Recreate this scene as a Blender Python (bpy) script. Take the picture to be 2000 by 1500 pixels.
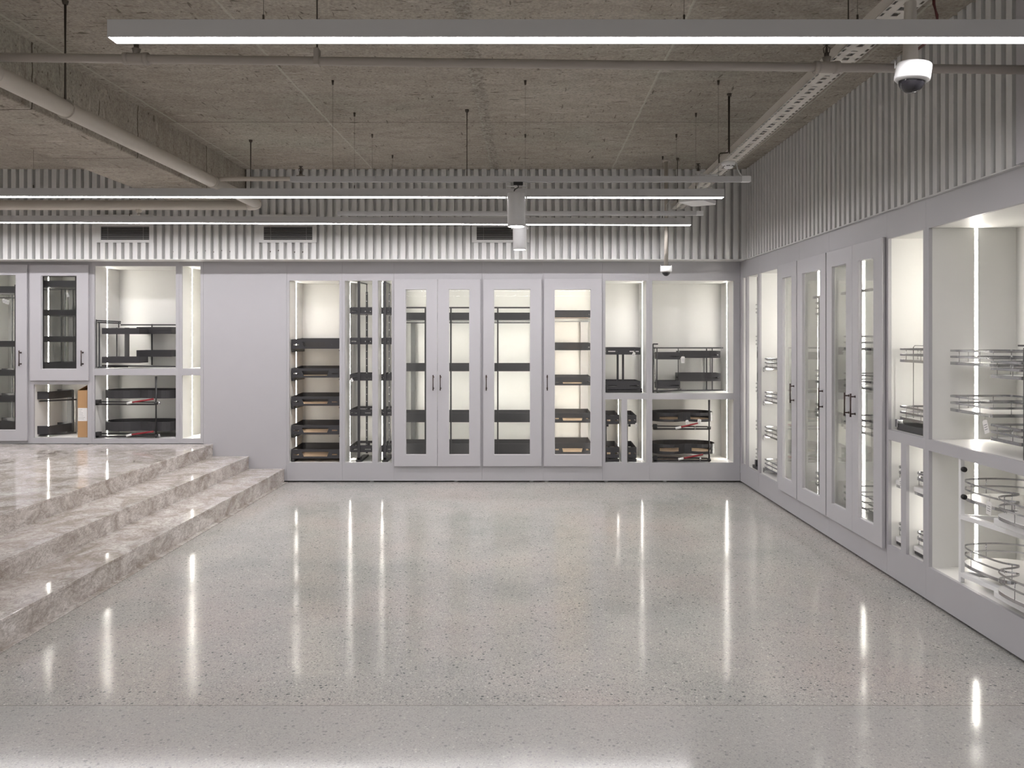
import bpy, math, random
from mathutils import Vector, Matrix
from mathutils.geometry import tessellate_polygon
random.seed(7)
for o in list(bpy.data.objects): bpy.data.objects.remove(o)
SC = bpy.context.scene
COL = SC.collection
PI = math.pi
# ------------------------------------------------------------------ camera, world, exposure
EYE = 1.545
F = 1480.0            # focal length in pixels of the 2000 px wide frame
cam = bpy.data.cameras.new('camera'); cam.sensor_width = 36; cam.lens = F/2000*36
cam.shift_x = -0.004; cam.shift_y = -0.0445; cam.clip_start = .05
co = bpy.data.objects.new('camera', cam); COL.objects.link(co)
co.location = (0, 0, EYE); co.rotation_euler = (PI/2, 0, 0)
SC.camera = co
w = bpy.data.worlds.new('world'); SC.world = w; w.use_nodes = True
w.node_tree.nodes['Background'].inputs[0].default_value = (1, .975, .94, 1)
w.node_tree.nodes['Background'].inputs[1].default_value = .62
SC.view_settings.view_transform = 'Standard'; SC.view_settings.look = 'None'
SC.view_settings.gamma = 1; SC.view_settings.use_curve_mapping = False
SC.view_settings.exposure = 0.0
E_LINEAR, E_LED, E_SPOT = 56.0, 52.0, 60.0

# ------------------------------------------------------------------ node helpers
def new_mat(name):
    m = bpy.data.materials.new(name); m.use_nodes = True
    return m, m.node_tree, m.node_tree.nodes['Principled BSDF']
class NT:
    def __init__(s, nt): s.nt = nt
    def n(s, t, **kw):
        nd = s.nt.nodes.new(t)
        for k, v in kw.items():
            if k.startswith('i_'):
                key = k[2:]; key = int(key) if key.isdigit() else key.replace('_', ' ')
                nd.inputs[key].default_value = v
            else: setattr(nd, k, v)
        return nd
    def l(s, a, b): s.nt.links.new(a, b)
    def math(s, op, a, b=None, c=None):
        nd = s.n('ShaderNodeMath', operation=op)
        for i, v in enumerate((a, b, c)):
            if v is None: continue
            if isinstance(v, (int, float)): nd.inputs[i].default_value = v
            else: s.l(v, nd.inputs[i])
        return nd.outputs[0]
    def noise(s, vec, scale, detail=4, rough=.55, dist=0):
        nd = s.n('ShaderNodeTexNoise'); nd.inputs['Scale'].default_value = scale
        nd.inputs['Detail'].default_value = detail; nd.inputs['Roughness'].default_value = rough
        nd.inputs['Distortion'].default_value = dist
        if vec: s.l(vec, nd.inputs['Vector'])
        return nd.outputs['Fac']
    def ramp(s, fac, stops):
        nd = s.n('ShaderNodeValToRGB'); e = nd.color_ramp.elements
        while len(e) < len(stops): e.new(.5)
        for el, (p, c) in zip(e, stops):
            el.position = p; el.color = c if len(c) == 4 else (*c, 1)
        s.l(fac, nd.inputs[0]); return nd.outputs[0]
    def mix(s, fac, a, b, mode='MIX'):
        nd = s.n('ShaderNodeMix', data_type='RGBA', blend_type=mode)
        if isinstance(fac, (int, float)): nd.inputs[0].default_value = fac
        else: s.l(fac, nd.inputs[0])
        for i, v in ((6, a), (7, b)):
            if isinstance(v, tuple): nd.inputs[i].default_value = v if len(v) == 4 else (*v, 1)
            else: s.l(v, nd.inputs[i])
        return nd.outputs[2]
    def bump(s, h, strength, dist, bsdf):
        nd = s.n('ShaderNodeBump'); nd.inputs['Strength'].default_value = strength
        nd.inputs['Distance'].default_value = dist
        s.l(h, nd.inputs['Height']); s.l(nd.outputs[0], bsdf.inputs['Normal'])
    def pos(s):
        return s.n('ShaderNodeNewGeometry').outputs['Position']
    def mapv(s, vec, scale=(1,1,1), loc=(0,0,0), rot=(0,0,0)):
        nd = s.n('ShaderNodeMapping'); nd.inputs['Scale'].default_value = scale
        nd.inputs['Location'].default_value = loc; nd.inputs['Rotation'].default_value = rot
        s.l(vec, nd.inputs['Vector']); return nd.outputs[0]

def paint(name, col, rough=.5, metal=0, spec=.5, noise=.03, nscale=6, bumpy=0):
    m, nt, b = new_mat(name); t = NT(nt)
    f = t.noise(t.pos(), nscale, 3)
    c2 = tuple(max(0, x*(1-noise*2)) for x in col)
    c = t.mix(f, col, c2); t.l(c, b.inputs['Base Color'])
    b.inputs['Roughness'].default_value = rough; b.inputs['Metallic'].default_value = metal
    b.inputs['Specular IOR Level'].default_value = spec
    if bumpy: t.bump(t.noise(t.pos(), 220, 2), bumpy, .001, b)
    return m
def emit(name, col, strength):
    m = bpy.data.materials.new(name); m.use_nodes = True; nt = m.node_tree
    nt.nodes.remove(nt.nodes['Principled BSDF'])
    e = nt.nodes.new('ShaderNodeEmission'); e.inputs[0].default_value = (*col, 1); e.inputs[1].default_value = strength
    nt.links.new(e.outputs[0], nt.nodes['Material Output'].inputs[0]); return m

def mat_glass():
    m, nt, b = new_mat('door_glass'); t = NT(nt)
    nt.nodes.remove(b)
    tr = t.n('ShaderNodeBsdfTransparent'); tr.inputs[0].default_value = (.985, .99, .985, 1)
    gl = t.n('ShaderNodeBsdfGlossy'); gl.inputs['Roughness'].default_value = .02
    fr = t.n('ShaderNodeFresnel'); fr.inputs[0].default_value = 1.5
    k = t.math('MULTIPLY', fr.outputs[0], .7)
    mx = t.n('ShaderNodeMixShader'); t.l(k, mx.inputs[0]); t.l(tr.outputs[0], mx.inputs[1]); t.l(gl.outputs[0], mx.inputs[2])
    t.l(mx.outputs[0], nt.nodes['Material Output'].inputs[0]); return m

def mat_floor():
    m, nt, b = new_mat('polished_concrete'); t = NT(nt); p = t.pos()
    big = t.noise(p, .9, 4, .6); mid = t.noise(p, 3.2, 5, .6)
    c = t.ramp(big, [(.35, (.36, .36, .345)), (.5, (.43, .413, .392)), (.65, (.465, .42, .398))])
    c = t.mix(t.math('MULTIPLY', mid, .35), c, t.ramp(mid, [(.35, (.33, .335, .32)), (.65, (.48, .45, .425))]))
    # fine aggregate
    v = t.n('ShaderNodeTexVoronoi', feature='F1'); v.inputs['Scale'].default_value = 220; t.l(p, v.inputs['Vector'])
    sep = t.n('ShaderNodeSeparateColor'); t.l(v.outputs['Color'], sep.inputs[0])
    fine = t.ramp(sep.outputs[0], [(0, (.62,.62,.62)), (.2, (.92,.92,.92)), (.75, (1.02,1.02,1.0)), (1, (1.3,1.28,1.22))])
    c = t.mix(.95, c, fine, 'MULTIPLY')
    # larger dark and light stones
    def stones(scale, sel_lo, size, col, c):
        v = t.n('ShaderNodeTexVoronoi', feature='F1'); v.inputs['Scale'].default_value = scale; t.l(p, v.inputs['Vector'])
        d = t.math('LESS_THAN', v.outputs['Distance'], size)
        s = t.n('ShaderNodeSeparateColor'); t.l(v.outputs['Color'], s.inputs[0])
        sel = t.math('GREATER_THAN', s.outputs[1], sel_lo)
        f = t.math('MULTIPLY', t.math('MULTIPLY', d, sel), .85)
        return t.mix(f, c, col)
    c = stones(75, .72, .30, (.20, .21, .205), c)
    c = stones(48, .90, .31, (.12, .13, .13), c)
    c = stones(60, .93, .26, (.68, .66, .62), c)
    # worn pale patches
    pt = t.noise(t.mapv(p, (1, 2.2, 1)), 2.6, 5, .6)
    c = t.mix(t.math('MULTIPLY', t.ramp(pt, [(.66, (0,0,0)), (.76, (1,1,1))]), .14), c, (.62, .57, .53))
    # slab joint across the floor, the near slab a slightly duller pour
    sx = t.n('ShaderNodeSeparateXYZ'); t.l(p, sx.inputs[0])
    near = t.math('LESS_THAN', sx.outputs[1], 3.19)
    c = t.mix(near, c, t.mix(.5, c, (.40, .395, .38)))
    jl = t.math('LESS_THAN', t.math('ABSOLUTE', t.math('SUBTRACT', sx.outputs[1], 3.19)), .004)
    c = t.mix(t.math('MULTIPLY', jl, .5), c, (.20, .19, .17))
    t.l(c, b.inputs['Base Color'])
    r = t.ramp(t.noise(p, 1.7, 5, .65), [(.3, (.08,.08,.08)), (.7, (.15,.15,.15))])
    r2 = t.math('ADD', r, t.math('MULTIPLY', near, .0)); t.l(r2, b.inputs['Roughness'])
    b.inputs['Specular IOR Level'].default_value = .38
    t.bump(t.noise(p, 7, 3, .5), .18, .0012, b)
    return m

def mat_ceiling(name='raw_concrete', beam=False):
    m, nt, b = new_mat(name); t = NT(nt); p = t.pos()
    big = t.noise(p, .8, 5, .6, .3); mid = t.noise(t.mapv(p, (1, 2.5, 1)), 4, 8, .7)
    c = t.ramp(big, [(.3, (.30, .262, .215)), (.5, (.40, .365, .31)), (.7, (.48, .445, .38))])
    c = t.mix(.55, c, t.ramp(mid, [(.3, (.29, .255, .21)), (.5, (.41, .375, .325)), (.7, (.52, .49, .44))]))
    grn = t.noise(t.mapv(p, (1,1,1), (5,3,1)), 1.1, 3)
    c = t.mix(t.math('MULTIPLY', t.ramp(grn, [(.55,(0,0,0)), (.75,(1,1,1))]), .35), c, (.38, .42, .35))
    fine = t.noise(p, 60, 4, .7)
    c = t.mix(.5, c, t.ramp(fine, [(.35, (.5,.5,.5)), (.65, (1.3,1.3,1.3))]), 'MULTIPLY')
    # scratches and flecks
    def flecks(scale, st, rot, lo, col, amt, c):
        q = t.mapv(p, st, (scale, 0, 2), (0, 0, rot))
        n = t.noise(q, scale, 2, .4, .4)
        k = t.math('MULTIPLY', t.ramp(n, [(lo, (0,0,0)), (lo+.03, (1,1,1))]), amt)
        return t.mix(k, c, col)
    c = flecks(7, (1, 5, 1), .25, .70, (.10, .085, .065), .8, c)
    c = flecks(6, (6, 1, 1), .5, .70, (.10, .085, .065), .7, c)
    c = flecks(16, (1, 2, 1), .1, .72, (.075, .065, .05), .75, c)
    c = flecks(5, (1, 4, 1), -.4, .70, (.62, .59, .54), .5, c)
    c = flecks(34, (1, 1.6, 1), .3, .68, (.12, .10, .08), .8, c)
    hh = mid
    if beam:
        drip = t.noise(t.mapv(p, (1, 9, .5)), 2.2, 5, .7)
        c = t.mix(t.math('MULTIPLY', t.ramp(drip, [(.60, (0,0,0)), (.70, (1,1,1))]), .55), c, (.13, .11, .085))
        pit = t.noise(t.mapv(p, (3, 1, 1), (4, 0, 0)), 5, 7, .75)
        c = t.mix(t.math('MULTIPLY', t.ramp(pit, [(.60, (0,0,0)), (.66, (1,1,1))]), .35), c, (.62, .58, .50))
        sx = t.n('ShaderNodeSeparateXYZ'); t.l(p, sx.inputs[0])
        ye = t.math('ADD', sx.outputs[1], t.math('MULTIPLY', t.noise(p, 9, 3), .05))
        fy = t.math('MULTIPLY', t.math('SUBTRACT', .5, t.math('ABSOLUTE', t.math('SUBTRACT', t.math('FRACT', t.math('DIVIDE', t.math('ADD', ye, .35), 1.22)), .5))), 1.22)
        c = t.mix(t.math('MULTIPLY', t.math('LESS_THAN', fy, .007), .85), c, (.09, .075, .06))
    if not beam:
        sx = t.n('ShaderNodeSeparateXYZ'); t.l(p, sx.inputs[0])
        wob = t.math('MULTIPLY', t.math('SUBTRACT', t.noise(p, 5, 4, .7), .5), .03)
        xs = t.math('ADD', t.math('SUBTRACT', sx.outputs[0], t.math('MULTIPLY', t.math('SUBTRACT', sx.outputs[1], 6), .0169)), wob)
        # board joints running away from the camera every 1.245 m
        fx = t.math('SUBTRACT', t.math('ABSOLUTE', t.math('SUBTRACT', t.math('FRACT', t.math('DIVIDE', t.math('ADD', xs, 10.24), 1.245)), .5)), 0)
        fx = t.math('MULTIPLY', t.math('SUBTRACT', .5, fx), 1.245)
        j1 = t.math('LESS_THAN', fx, .008)
        c = t.mix(t.math('MULTIPLY', j1, .5), c, (.56, .57, .50))
        ye = t.math('ADD', sx.outputs[1], wob)
        fy = t.math('MULTIPLY', t.math('SUBTRACT', .5, t.math('ABSOLUTE', t.math('SUBTRACT', t.math('FRACT', t.math('DIVIDE', t.math('ADD', ye, 1.33), 2.5)), .5))), 2.5)
        j2 = t.math('LESS_THAN', fy, .006)
        c = t.mix(t.math('MULTIPLY', j2, .8), c, (.11, .095, .08))
        # boards differ a little in tone
        cell = t.math('FLOOR', t.math('DIVIDE', t.math('ADD', xs, 10.24), 1.245))
        cy = t.math('FLOOR', t.math('DIVIDE', t.math('ADD', ye, 1.33), 2.5))
        wn = t.n('ShaderNodeTexWhiteNoise', noise_dimensions='2D')
        cmb = t.n('ShaderNodeCombineXYZ'); t.l(cell, cmb.inputs[0]); t.l(cy, cmb.inputs[1]); t.l(cmb.outputs[0], wn.inputs['Vector'])
        c = t.mix(.5, c, t.ramp(wn.outputs['Value'], [(0, (.82,.82,.82)), (1, (1.12,1.12,1.12))]), 'MULTIPLY')
        # rough filled joint
        dx = t.math('ABSOLUTE', t.math('ADD', xs, .25))
        band = t.math('SUBTRACT', 1, t.math('MINIMUM', t.math('DIVIDE', dx, .10), 1))
        rn = t.noise(p, 13, 6, .8, 1.5)
        k = t.math('MULTIPLY', t.math('GREATER_THAN', t.math('ADD', t.math('MULTIPLY', band, .5), rn), .78), .75)
        c = t.mix(k, c, t.ramp(t.noise(p, 30, 4, .7, 1), [(.4, (.15,.135,.11)), (.6, (.45,.42,.37))]))
        hh = t.math('ADD', mid, t.math('MULTIPLY', k, .8))
    t.l(c, b.inputs['Base Color']); b.inputs['Roughness'].default_value = .85
    b.inputs['Specular IOR Level'].default_value = .25
    t.bump(hh, .5, .01, b)
    return m

def mat_marble():
    m, nt, b = new_mat('veined_marble'); t = NT(nt); p = t.pos()
    q = t.mapv(p, (1.3, 1.3, 2))
    cl = t.noise(q, 2.2, 8, .65, 1.6)
    c = t.ramp(cl, [(.32, (.34, .30, .26)), (.43, (.49, .445, .41)), (.53, (.62, .58, .55)), (.68, (.74, .71, .685))])
    vn = t.noise(q, 4.5, 9, .72, 2.4)
    vein = t.ramp(t.math('ABSOLUTE', t.math('SUBTRACT', vn, .5)), [(0, (1,1,1)), (.035, (0,0,0))])
    c = t.mix(t.math('MULTIPLY', vein, .55), c, (.24, .20, .17))
    sp = t.noise(q, 26, 6, .75, 1)
    c = t.mix(.7, c, t.ramp(sp, [(.35, (.62,.6,.57)), (.65, (1.2,1.2,1.2))]), 'MULTIPLY')
    # vertical faces of the risers show the cut edge of the same stone, browner
    t.l(c, b.inputs['Base Color'])
    b.inputs['Roughness'].default_value = .07; b.inputs['Specular IOR Level'].default_value = .5
    t.bump(t.noise(p, 3, 2), .1, .001, b)
    return m

M = dict(
    white = paint('white_lacquer', (.437, .430, .448), .42, noise=.02),
    door = paint('white_door_lacquer', (.468, .460, .480), .38, noise=.015),
    inner = paint('white_melamine', (.78, .775, .75), .5, noise=.015),
    slat = paint('grey_white_slat_paint', (.66, .66, .65), .55, noise=.03),
    light_body = paint('light_housing_grey', (.54, .54, .545), .5, noise=.02),
    pipe = paint('painted_pipe', (.40, .365, .325), .5, noise=.06),
    bigpipe = paint('painted_drain_pipe', (.56, .52, .46), .45, noise=.05),
    rod = paint('threaded_rod', (.10, .085, .07), .55, .6),
    wire = paint('thin_steel_wire', (.22, .20, .17), .5, .5),
    tray = paint('galvanised_white_tray', (.62, .59, .54), .5, noise=.05),
    dark = paint('anthracite_metal', (.040, .039, .042), .38, 0, .5, noise=.05),
    dark2 = paint('anthracite_frame', (.028, .027, .028), .35, 0, .5),
    chrome = paint('chrome', (.50, .50, .515), .14, 1, noise=.04),
    wood = paint('beech_board', (.58, .44, .31), .5, noise=.08, nscale=30),
    board = paint('white_base_board', (.80, .79, .77), .35, noise=.01),
    greyboard = paint('grey_base_board', (.12, .12, .12), .5),
    handle = paint('bronze_handle', (.055, .035, .03), .3, .7),
    plastic = paint('white_plastic', (.80, .80, .80), .35, noise=.01),
    lens = paint('smoked_dome', (.015, .014, .017), .06, 0, .6, noise=0),
    black = paint('black_plastic', (.012, .012, .012), .4),
    red = paint('red_damper', (.25, .010, .018), .3),
    card = paint('cardboard', (.47, .28, .135), .75, noise=.06, nscale=12),
    paper = paint('paper', (.80, .79, .77), .7, noise=.01),
    ink = paint('grey_ink', (.25, .25, .27), .7),
    vent = paint('vent_louvre_dark', (.035, .034, .034), .5),
    slatfin = paint('vent_fin', (.36, .36, .35), .45),
    spot = paint('spotlight_white', (.62, .62, .62), .4),
    redcable = paint('red_cable', (.10, .02, .018), .5),
    glass = mat_glass(), floor = mat_floor(), ceil = mat_ceiling(), beam = mat_ceiling('beam_concrete', True),
    marble = mat_marble(),
    e_lin = emit('linear_diffuser_glow', (1, .965, .985), E_LINEAR),
    e_led = emit('led_strip_glow', (1, .955, .87), E_LED),
    e_spot = emit('spotlight_glow', (1, .97, .93), E_SPOT),
)

# ------------------------------------------------------------------ mesh builder
class MB:
    def __init__(s): s.v = []; s.f = []; s.sm = []
    def add(s, vs, fs, sm=False):
        k = len(s.v); s.v += [tuple(a) for a in vs]; s.f += [tuple(i+k for i in f) for f in fs]; s.sm += [sm]*len(fs); return s
    def box(s, x0, x1, y0, y1, z0, z1):
        if x0 > x1: x0, x1 = x1, x0
        if y0 > y1: y0, y1 = y1, y0
        if z0 > z1: z0, z1 = z1, z0
        return s.add([(x0,y0,z0),(x1,y0,z0),(x1,y1,z0),(x0,y1,z0),(x0,y0,z1),(x1,y0,z1),(x1,y1,z1),(x0,y1,z1)],
              [(0,3,2,1),(4,5,6,7),(0,1,5,4),(1,2,6,5),(2,3,7,6),(3,0,4,7)])
    def prism(s, poly, axis, a, b, holes=()):
        """polygon (2-D) extruded along axis from a to b; the 2-D axes are the other two in x,y,z order"""
        loops = [list(poly)] + [list(h) for h in holes]
        def P(u, v, t):
            return (t,u,v) if axis == 'x' else (u,t,v) if axis == 'y' else (u,v,t)
        flat = [q for lp in loops for q in lp]; n = len(flat)
        tris = tessellate_polygon([[Vector((u, v, 0)) for u, v in lp] for lp in loops])
        s.add([P(u,v,a) for u,v in flat]+[P(u,v,b) for u,v in flat], [tuple(t) for t in tris]+[tuple(i+n for i in reversed(t)) for t in tris])
        k = len(s.v) - 2*n; o = 0
        for lp in loops:
            m = len(lp)
            for i in range(m):
                j = (i+1) % m
                s.f.append((k+o+i, k+o+j, k+o+j+n, k+o+i+n)); s.sm.append(False)
            o += m
        return s
    def plate(s, x0, x1, z0, z1, y0, y1, holes=()):
        hs = [h if len(h) != 4 or not isinstance(h[0], (int, float)) else [(h[0],h[2]),(h[1],h[2]),(h[1],h[3]),(h[0],h[3])] for h in holes]
        return s.prism([(x0,z0),(x1,z0),(x1,z1),(x0,z1)], 'y', y0, y1, hs)
    def tube(s, pts, r, seg=8, closed=False, flat=None):
        """round tube, or a flat bar when flat=(half width across, half height in z)"""
        pts = [Vector(p) for p in pts]; n = len(pts); rings = []; prev = None
        for i, p in enumerate(pts):
            if closed: d = (pts[(i+1) % n]-pts[i-1])
            else: d = pts[min(i+1, n-1)]-pts[max(i-1, 0)]
            d.normalize()
            up = Vector((0,0,1)) if abs(d.z) < .9 else (prev or Vector((1,0,0)))
            a = d.cross(up).normalized(); bb = a.cross(d).normalized(); prev = a.copy() if abs(d.z) >= .9 else None
            k = 1.0
            if not (closed is False and i in (0, n-1)):
                d1 = (p-pts[i-1]).normalized(); d2 = (pts[(i+1) % n]-p).normalized()
                cs = max(.35, math.cos(d1.angle(d2, 0)/2)); k = 1/cs
            if flat:
                fw, fh = flat
                rings.append([p+a*fw*k*sx+bb*fh*sz for sx, sz in ((-1,-1),(1,-1),(1,1),(-1,1))])
            else:
                rings.append([p+(a*math.cos(2*PI*j/seg)+bb*math.sin(2*PI*j/seg))*r for j in range(seg)])
        m = len(rings[0]); vs = [v for rg in rings for v in rg]; fs = []
        for i in range(n if closed else n-1):
            i2 = (i+1) % n
            for j in range(m):
                j2 = (j+1) % m
                fs.append((i*m+j, i*m+j2, i2*m+j2, i2*m+j))
        if not closed:
            fs.append(tuple(range(m-1, -1, -1))); fs.append(tuple((n-1)*m+j for j in range(m)))
        return s.add(vs, fs, flat is None)
    def lathe(s, prof, c=(0,0,0), seg=32, axis='z', sm=True):
        vs = []; fs = []; n = len(prof)
        for j in range(seg):
            a = 2*PI*j/seg
            for r, h in prof:
                q = (r*math.cos(a), r*math.sin(a), h)
                if axis == 'x': q = (q[2], q[0], q[1])
                if axis == 'y': q = (q[0], q[2], q[1])
                vs.append((q[0]+c[0], q[1]+c[1], q[2]+c[2]))
        for j in range(seg):
            j2 = (j+1) % seg
            for i in range(n-1):
                fs.append((j*n+i, j2*n+i, j2*n+i+1, j*n+i+1))
        return s.add(vs, fs, sm)
    def build(s, name, mat, parent=None, bevel=0, **props):
        me = bpy.data.meshes.new(name); me.from_pydata(s.v, [], s.f); me.update()
        me.polygons.foreach_set('use_smooth', s.sm)
        import bmesh
        bm = bmesh.new(); bm.from_mesh(me); bmesh.ops.recalc_face_normals(bm, faces=bm.faces); bm.to_mesh(me); bm.free()
        me.materials.append(M[mat] if isinstance(mat, str) else mat)
        o = bpy.data.objects.new(name, me); COL.objects.link(o)
        if parent: o.parent = parent
        if bevel:
            md = o.modifiers.new('bevel', 'BEVEL'); md.width = bevel; md.segments = 2; md.limit_method = 'ANGLE'
        for k, v in props.items(): o[k] = v
        return o
def tag(o, label, cat, group=None):
    o['label'] = label; o['category'] = cat
    if group: o['group'] = group
    return o
def empty(name, loc, rz, label, cat, group=None):
    o = bpy.data.objects.new(name, None); COL.objects.link(o); o.location = loc; o.rotation_euler = (0,0,rz)
    o.empty_display_size = .05
    return tag(o, label, cat, group)
def struct(o): o['kind'] = 'structure'; return o
def children(o): return [c for c in bpy.data.objects if c.parent is o]
def copy_tree(o, parent=None):
    c = o.copy(); COL.objects.link(c); c.parent = parent
    for ch in children(o): copy_tree(ch, c)
    return c

# ------------------------------------------------------------------ measurements
YB = 8.14             # front plane of the cabinets on the far wall
XR = 2.409            # front plane of the cabinets on the right wall
CEIL = 3.305
SB = 2.369            # underside of the slatted bulkhead
YS, XS = 7.87, 2.385  # faces of the slats
def X(px, d=0, Y=YB): return (px-1008)*(Y+d)/F
def Z(py, d=0, Y=YB): return EYE+(661-py)*(Y+d)/F
def UR(px, d=0): return YB-(XR+d)*F/(px-1008)      # distance along the right wall from the corner
def ZR(py, px, d=0): return EYE+(661-py)*(XR+d)/(px-1008)
def frame_back(u, z=0, d=0): return (u, YB+d, z), 0
def frame_right(u, z=0, d=0): return (XR+d, YB-u, z), -PI/2
def place(fr, u, d=0, z=0): return (frame_back if fr == 'B' else frame_right)(u, z, d)
def thing(name, fr, u, d, z, label, cat, group=None):
    loc, rz = place(fr, u, d, z)
    return empty(name, loc, rz, label, cat, group)

# ------------------------------------------------------------------ the setting
struct(MB().box(-8, 3.2, -4, 8.9, -.1, 0).build('floor', 'floor'))
struct(MB().box(-8, 3.2, -4, 8.9, CEIL, CEIL+.2).build('ceiling', 'ceil'))
struct(MB().box(-8, 3.2, 8.72, 8.9, 0, CEIL).build('wall_back', 'slat'))
struct(MB().box(3.0, 3.2, -4, 8.72, 0, CEIL).build('wall_right', 'slat'))
struct(MB().box(-8.2, -8, -4, 8.9, 0, CEIL).build('wall_left', 'slat'))
def slat_profile(a, b, period, ribw, rib_start, front, back):
    """zig-zag outline between a and b; ribs project from 'back' to 'front'"""
    pts = []; k = math.floor((a-rib_start)/period)
    while True:
        s0 = rib_start+k*period; e0 = s0+ribw; ch = .004
        if s0 >= b: break
        if e0 > a:
            s1, e1 = max(s0, a), min(e0, b)
            if s0 >= a: pts += [(s1, back), (s1+ch, front)]
            else: pts += [(s1, front)]
            if e0 <= b: pts += [(e1-ch, front), (e1, back)]
            else: pts += [(e1, front)]
        k += 1
    if pts[0][0] > a: pts.insert(0, (a, back))
    if pts[-1][0] < b: pts.append((b, back))
    return pts
prof = slat_profile(-7.99, 2.44, .0843, .056, -4.336+.014, YS, YS+.05)
poly = prof+[(2.44, 8.715), (-7.99, 8.715)]
sb = MB().prism(poly, 'z', SB, CEIL); wb = struct(sb.build('wall_back', 'slat'))
sc = MB()
for gx in range(-60, 28):
    if random.random() < .42:
        x = -4.336+gx*.0843
        if x < 2.3 and x > -5.6:
            sc.lathe([(0,-.003),(.007,-.003),(.007,.002)], (x, YS+.049, Z(490,0,YS)+random.uniform(-.012,.012)), 10, 'y')
sc.build('screws', 'rod', wb)
prof = slat_profile(3.55, YS+.03, .0812, .052, 3.6115-.052, XS, XS+.05)
poly = [(x, y) for y, x in prof]+[(2.995, YS+.03), (2.995, 3.55)]
struct(MB().prism(poly, 'z', SB, CEIL).build('wall_right', 'slat'))
struct(MB().box(XS-.03, 2.99, 1.2, 3.57, SB-.005, CEIL-.002).build('wall_right', 'door'))
struct(MB().box(XS-.003, XS+.06, 3.58, YS+.03, SB-.006, SB).build('trim_1', 'slat'))
struct(MB().box(-7.9, XS-.013, YS-.003, YS+.06, SB-.006, SB).build('trim_2', 'slat'))
# concrete beam, its run skewed a little from the cabinets
SK = .0169
def skew(x, Y): return x+SK*Y
bm_ = MB()
for x0, x1, z0 in ((-3.58, -2.953, EYE+1.361),):
    a, b2 = -3.9, 8.7
    vs = [(skew(x0,a),a,z0),(skew(x1,a),a,z0),(skew(x1,a),a,CEIL+.05),(skew(x0,a),a,CEIL+.05),
          (skew(x0,b2),b2,z0),(skew(x1,b2),b2,z0),(skew(x1,b2),b2,CEIL+.05),(skew(x0,b2),b2,CEIL+.05)]
    bm_.add(vs, [(0,1,2,3),(7,6,5,4),(0,4,5,1),(1,5,6,2),(2,6,7,3),(3,7,4,0)])
struct(bm_.build('ceiling_beam', 'beam', bevel=.008))
# ------------------------------------------------------------------ stone steps
st = empty('stone_steps', (skew(-2.62,8.1), 8.1, 0), 0, 'polished beige veined marble steps rising to a raised landing at the left', 'steps')
ex = [-2.486, -2.867, -3.253]; tz = [.147, .281, .412]
def skq(x0, x1, z0, z1, name, mat='marble', ya=-3.9, yb=YB-.004, bevel=0):
    ox, oy = st.location.x, st.location.y
    def q(x, Y): return (x+SK*(Y-YB)-ox, Y-oy)
    vs = [(*q(x0,ya),z0),(*q(x1,ya),z0),(*q(x1,yb),z0),(*q(x0,yb),z0),(*q(x0,ya),z1),(*q(x1,ya),z1),(*q(x1,yb),z1),(*q(x0,yb),z1)]
    return MB().add(vs, [(0,3,2,1),(4,5,6,7),(0,1,5,4),(1,2,6,5),(2,3,7,6),(3,0,4,7)]).build(name, mat, st, bevel)
prevz = 0
for i in range(3):
    xl = ex[i+1]-.03 if i < 2 else -5.0
    if i < 2: skq(xl, ex[i], tz[i]-.02, tz[i], 'tread', bevel=.002)
    else: skq(-7.6, ex[i], tz[i]-.02, tz[i], 'landing', bevel=.002)
    skq(ex[i]-.024, ex[i]-.004, prevz, tz[i]-.0205, 'riser')
    prevz = tz[i]
skq(ex[0]-.004, ex[0]+.035, 0, .006, 'base_strip', bevel=.002)

# ------------------------------------------------------------------ cabinets
def led(root, x, y, z0, z1, side):
    """LED strip let into a side panel: side -1 = on a panel at the left facing right"""
    t = .002
    o = MB().box(x, x+t*(-side), y-.009, y+.009, z0+.004, z1-.004).build('led_strip', 'e_led', root)
    MB().box(x, x+.003*(-side), y-.013, y-.0092, z0+.002, z1-.002).box(x, x+.003*(-side), y+.0092, y+.013, z0+.002, z1-.002).build('led_channel', 'plastic', root)
def handle(door, x, z, y=-.024):
    h = .165; m = MB()
    m.tube([(x, y-.032, z-h/2), (x, y-.032, z+h/2)], .0062, 12)
    for s in (-1, 1):
        m.tube([(x, y+.001, z+s*(h/2-.022)), (x, y-.034, z+s*(h/2-.022))], .005, 10)
        m.lathe([(0,0),(.009,0),(.009,.004),(0,.004)], (x, y-.0035, z+s*(h/2-.022)), 14, 'y')
    m.build('handle', 'handle', door)
def door(root, x0, x1, z0, z1, gx0, gx1, gz0, gz1, hx, hz):
    d = MB().plate(x0, x1, z0, z1, -.026, -.003, [(gx0, gx1, gz0, gz1)]).build('door', 'door', root, .0015)
    MB().box(gx0-.008, gx1+.008, -.0028, -.0005, gz0-.008, gz1+.008).build('glass_pane', 'glass', d)
    b = MB().plate(gx0-.001, gx1+.001, gz0-.001, gz1+.001, -.0045, -.0032, [(gx0+.003, gx1-.003, gz0+.003, gz1-.003)])
    b.build('glazing_bead', 'plastic', d)
    handle(d, hx, hz, -.026)
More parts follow.
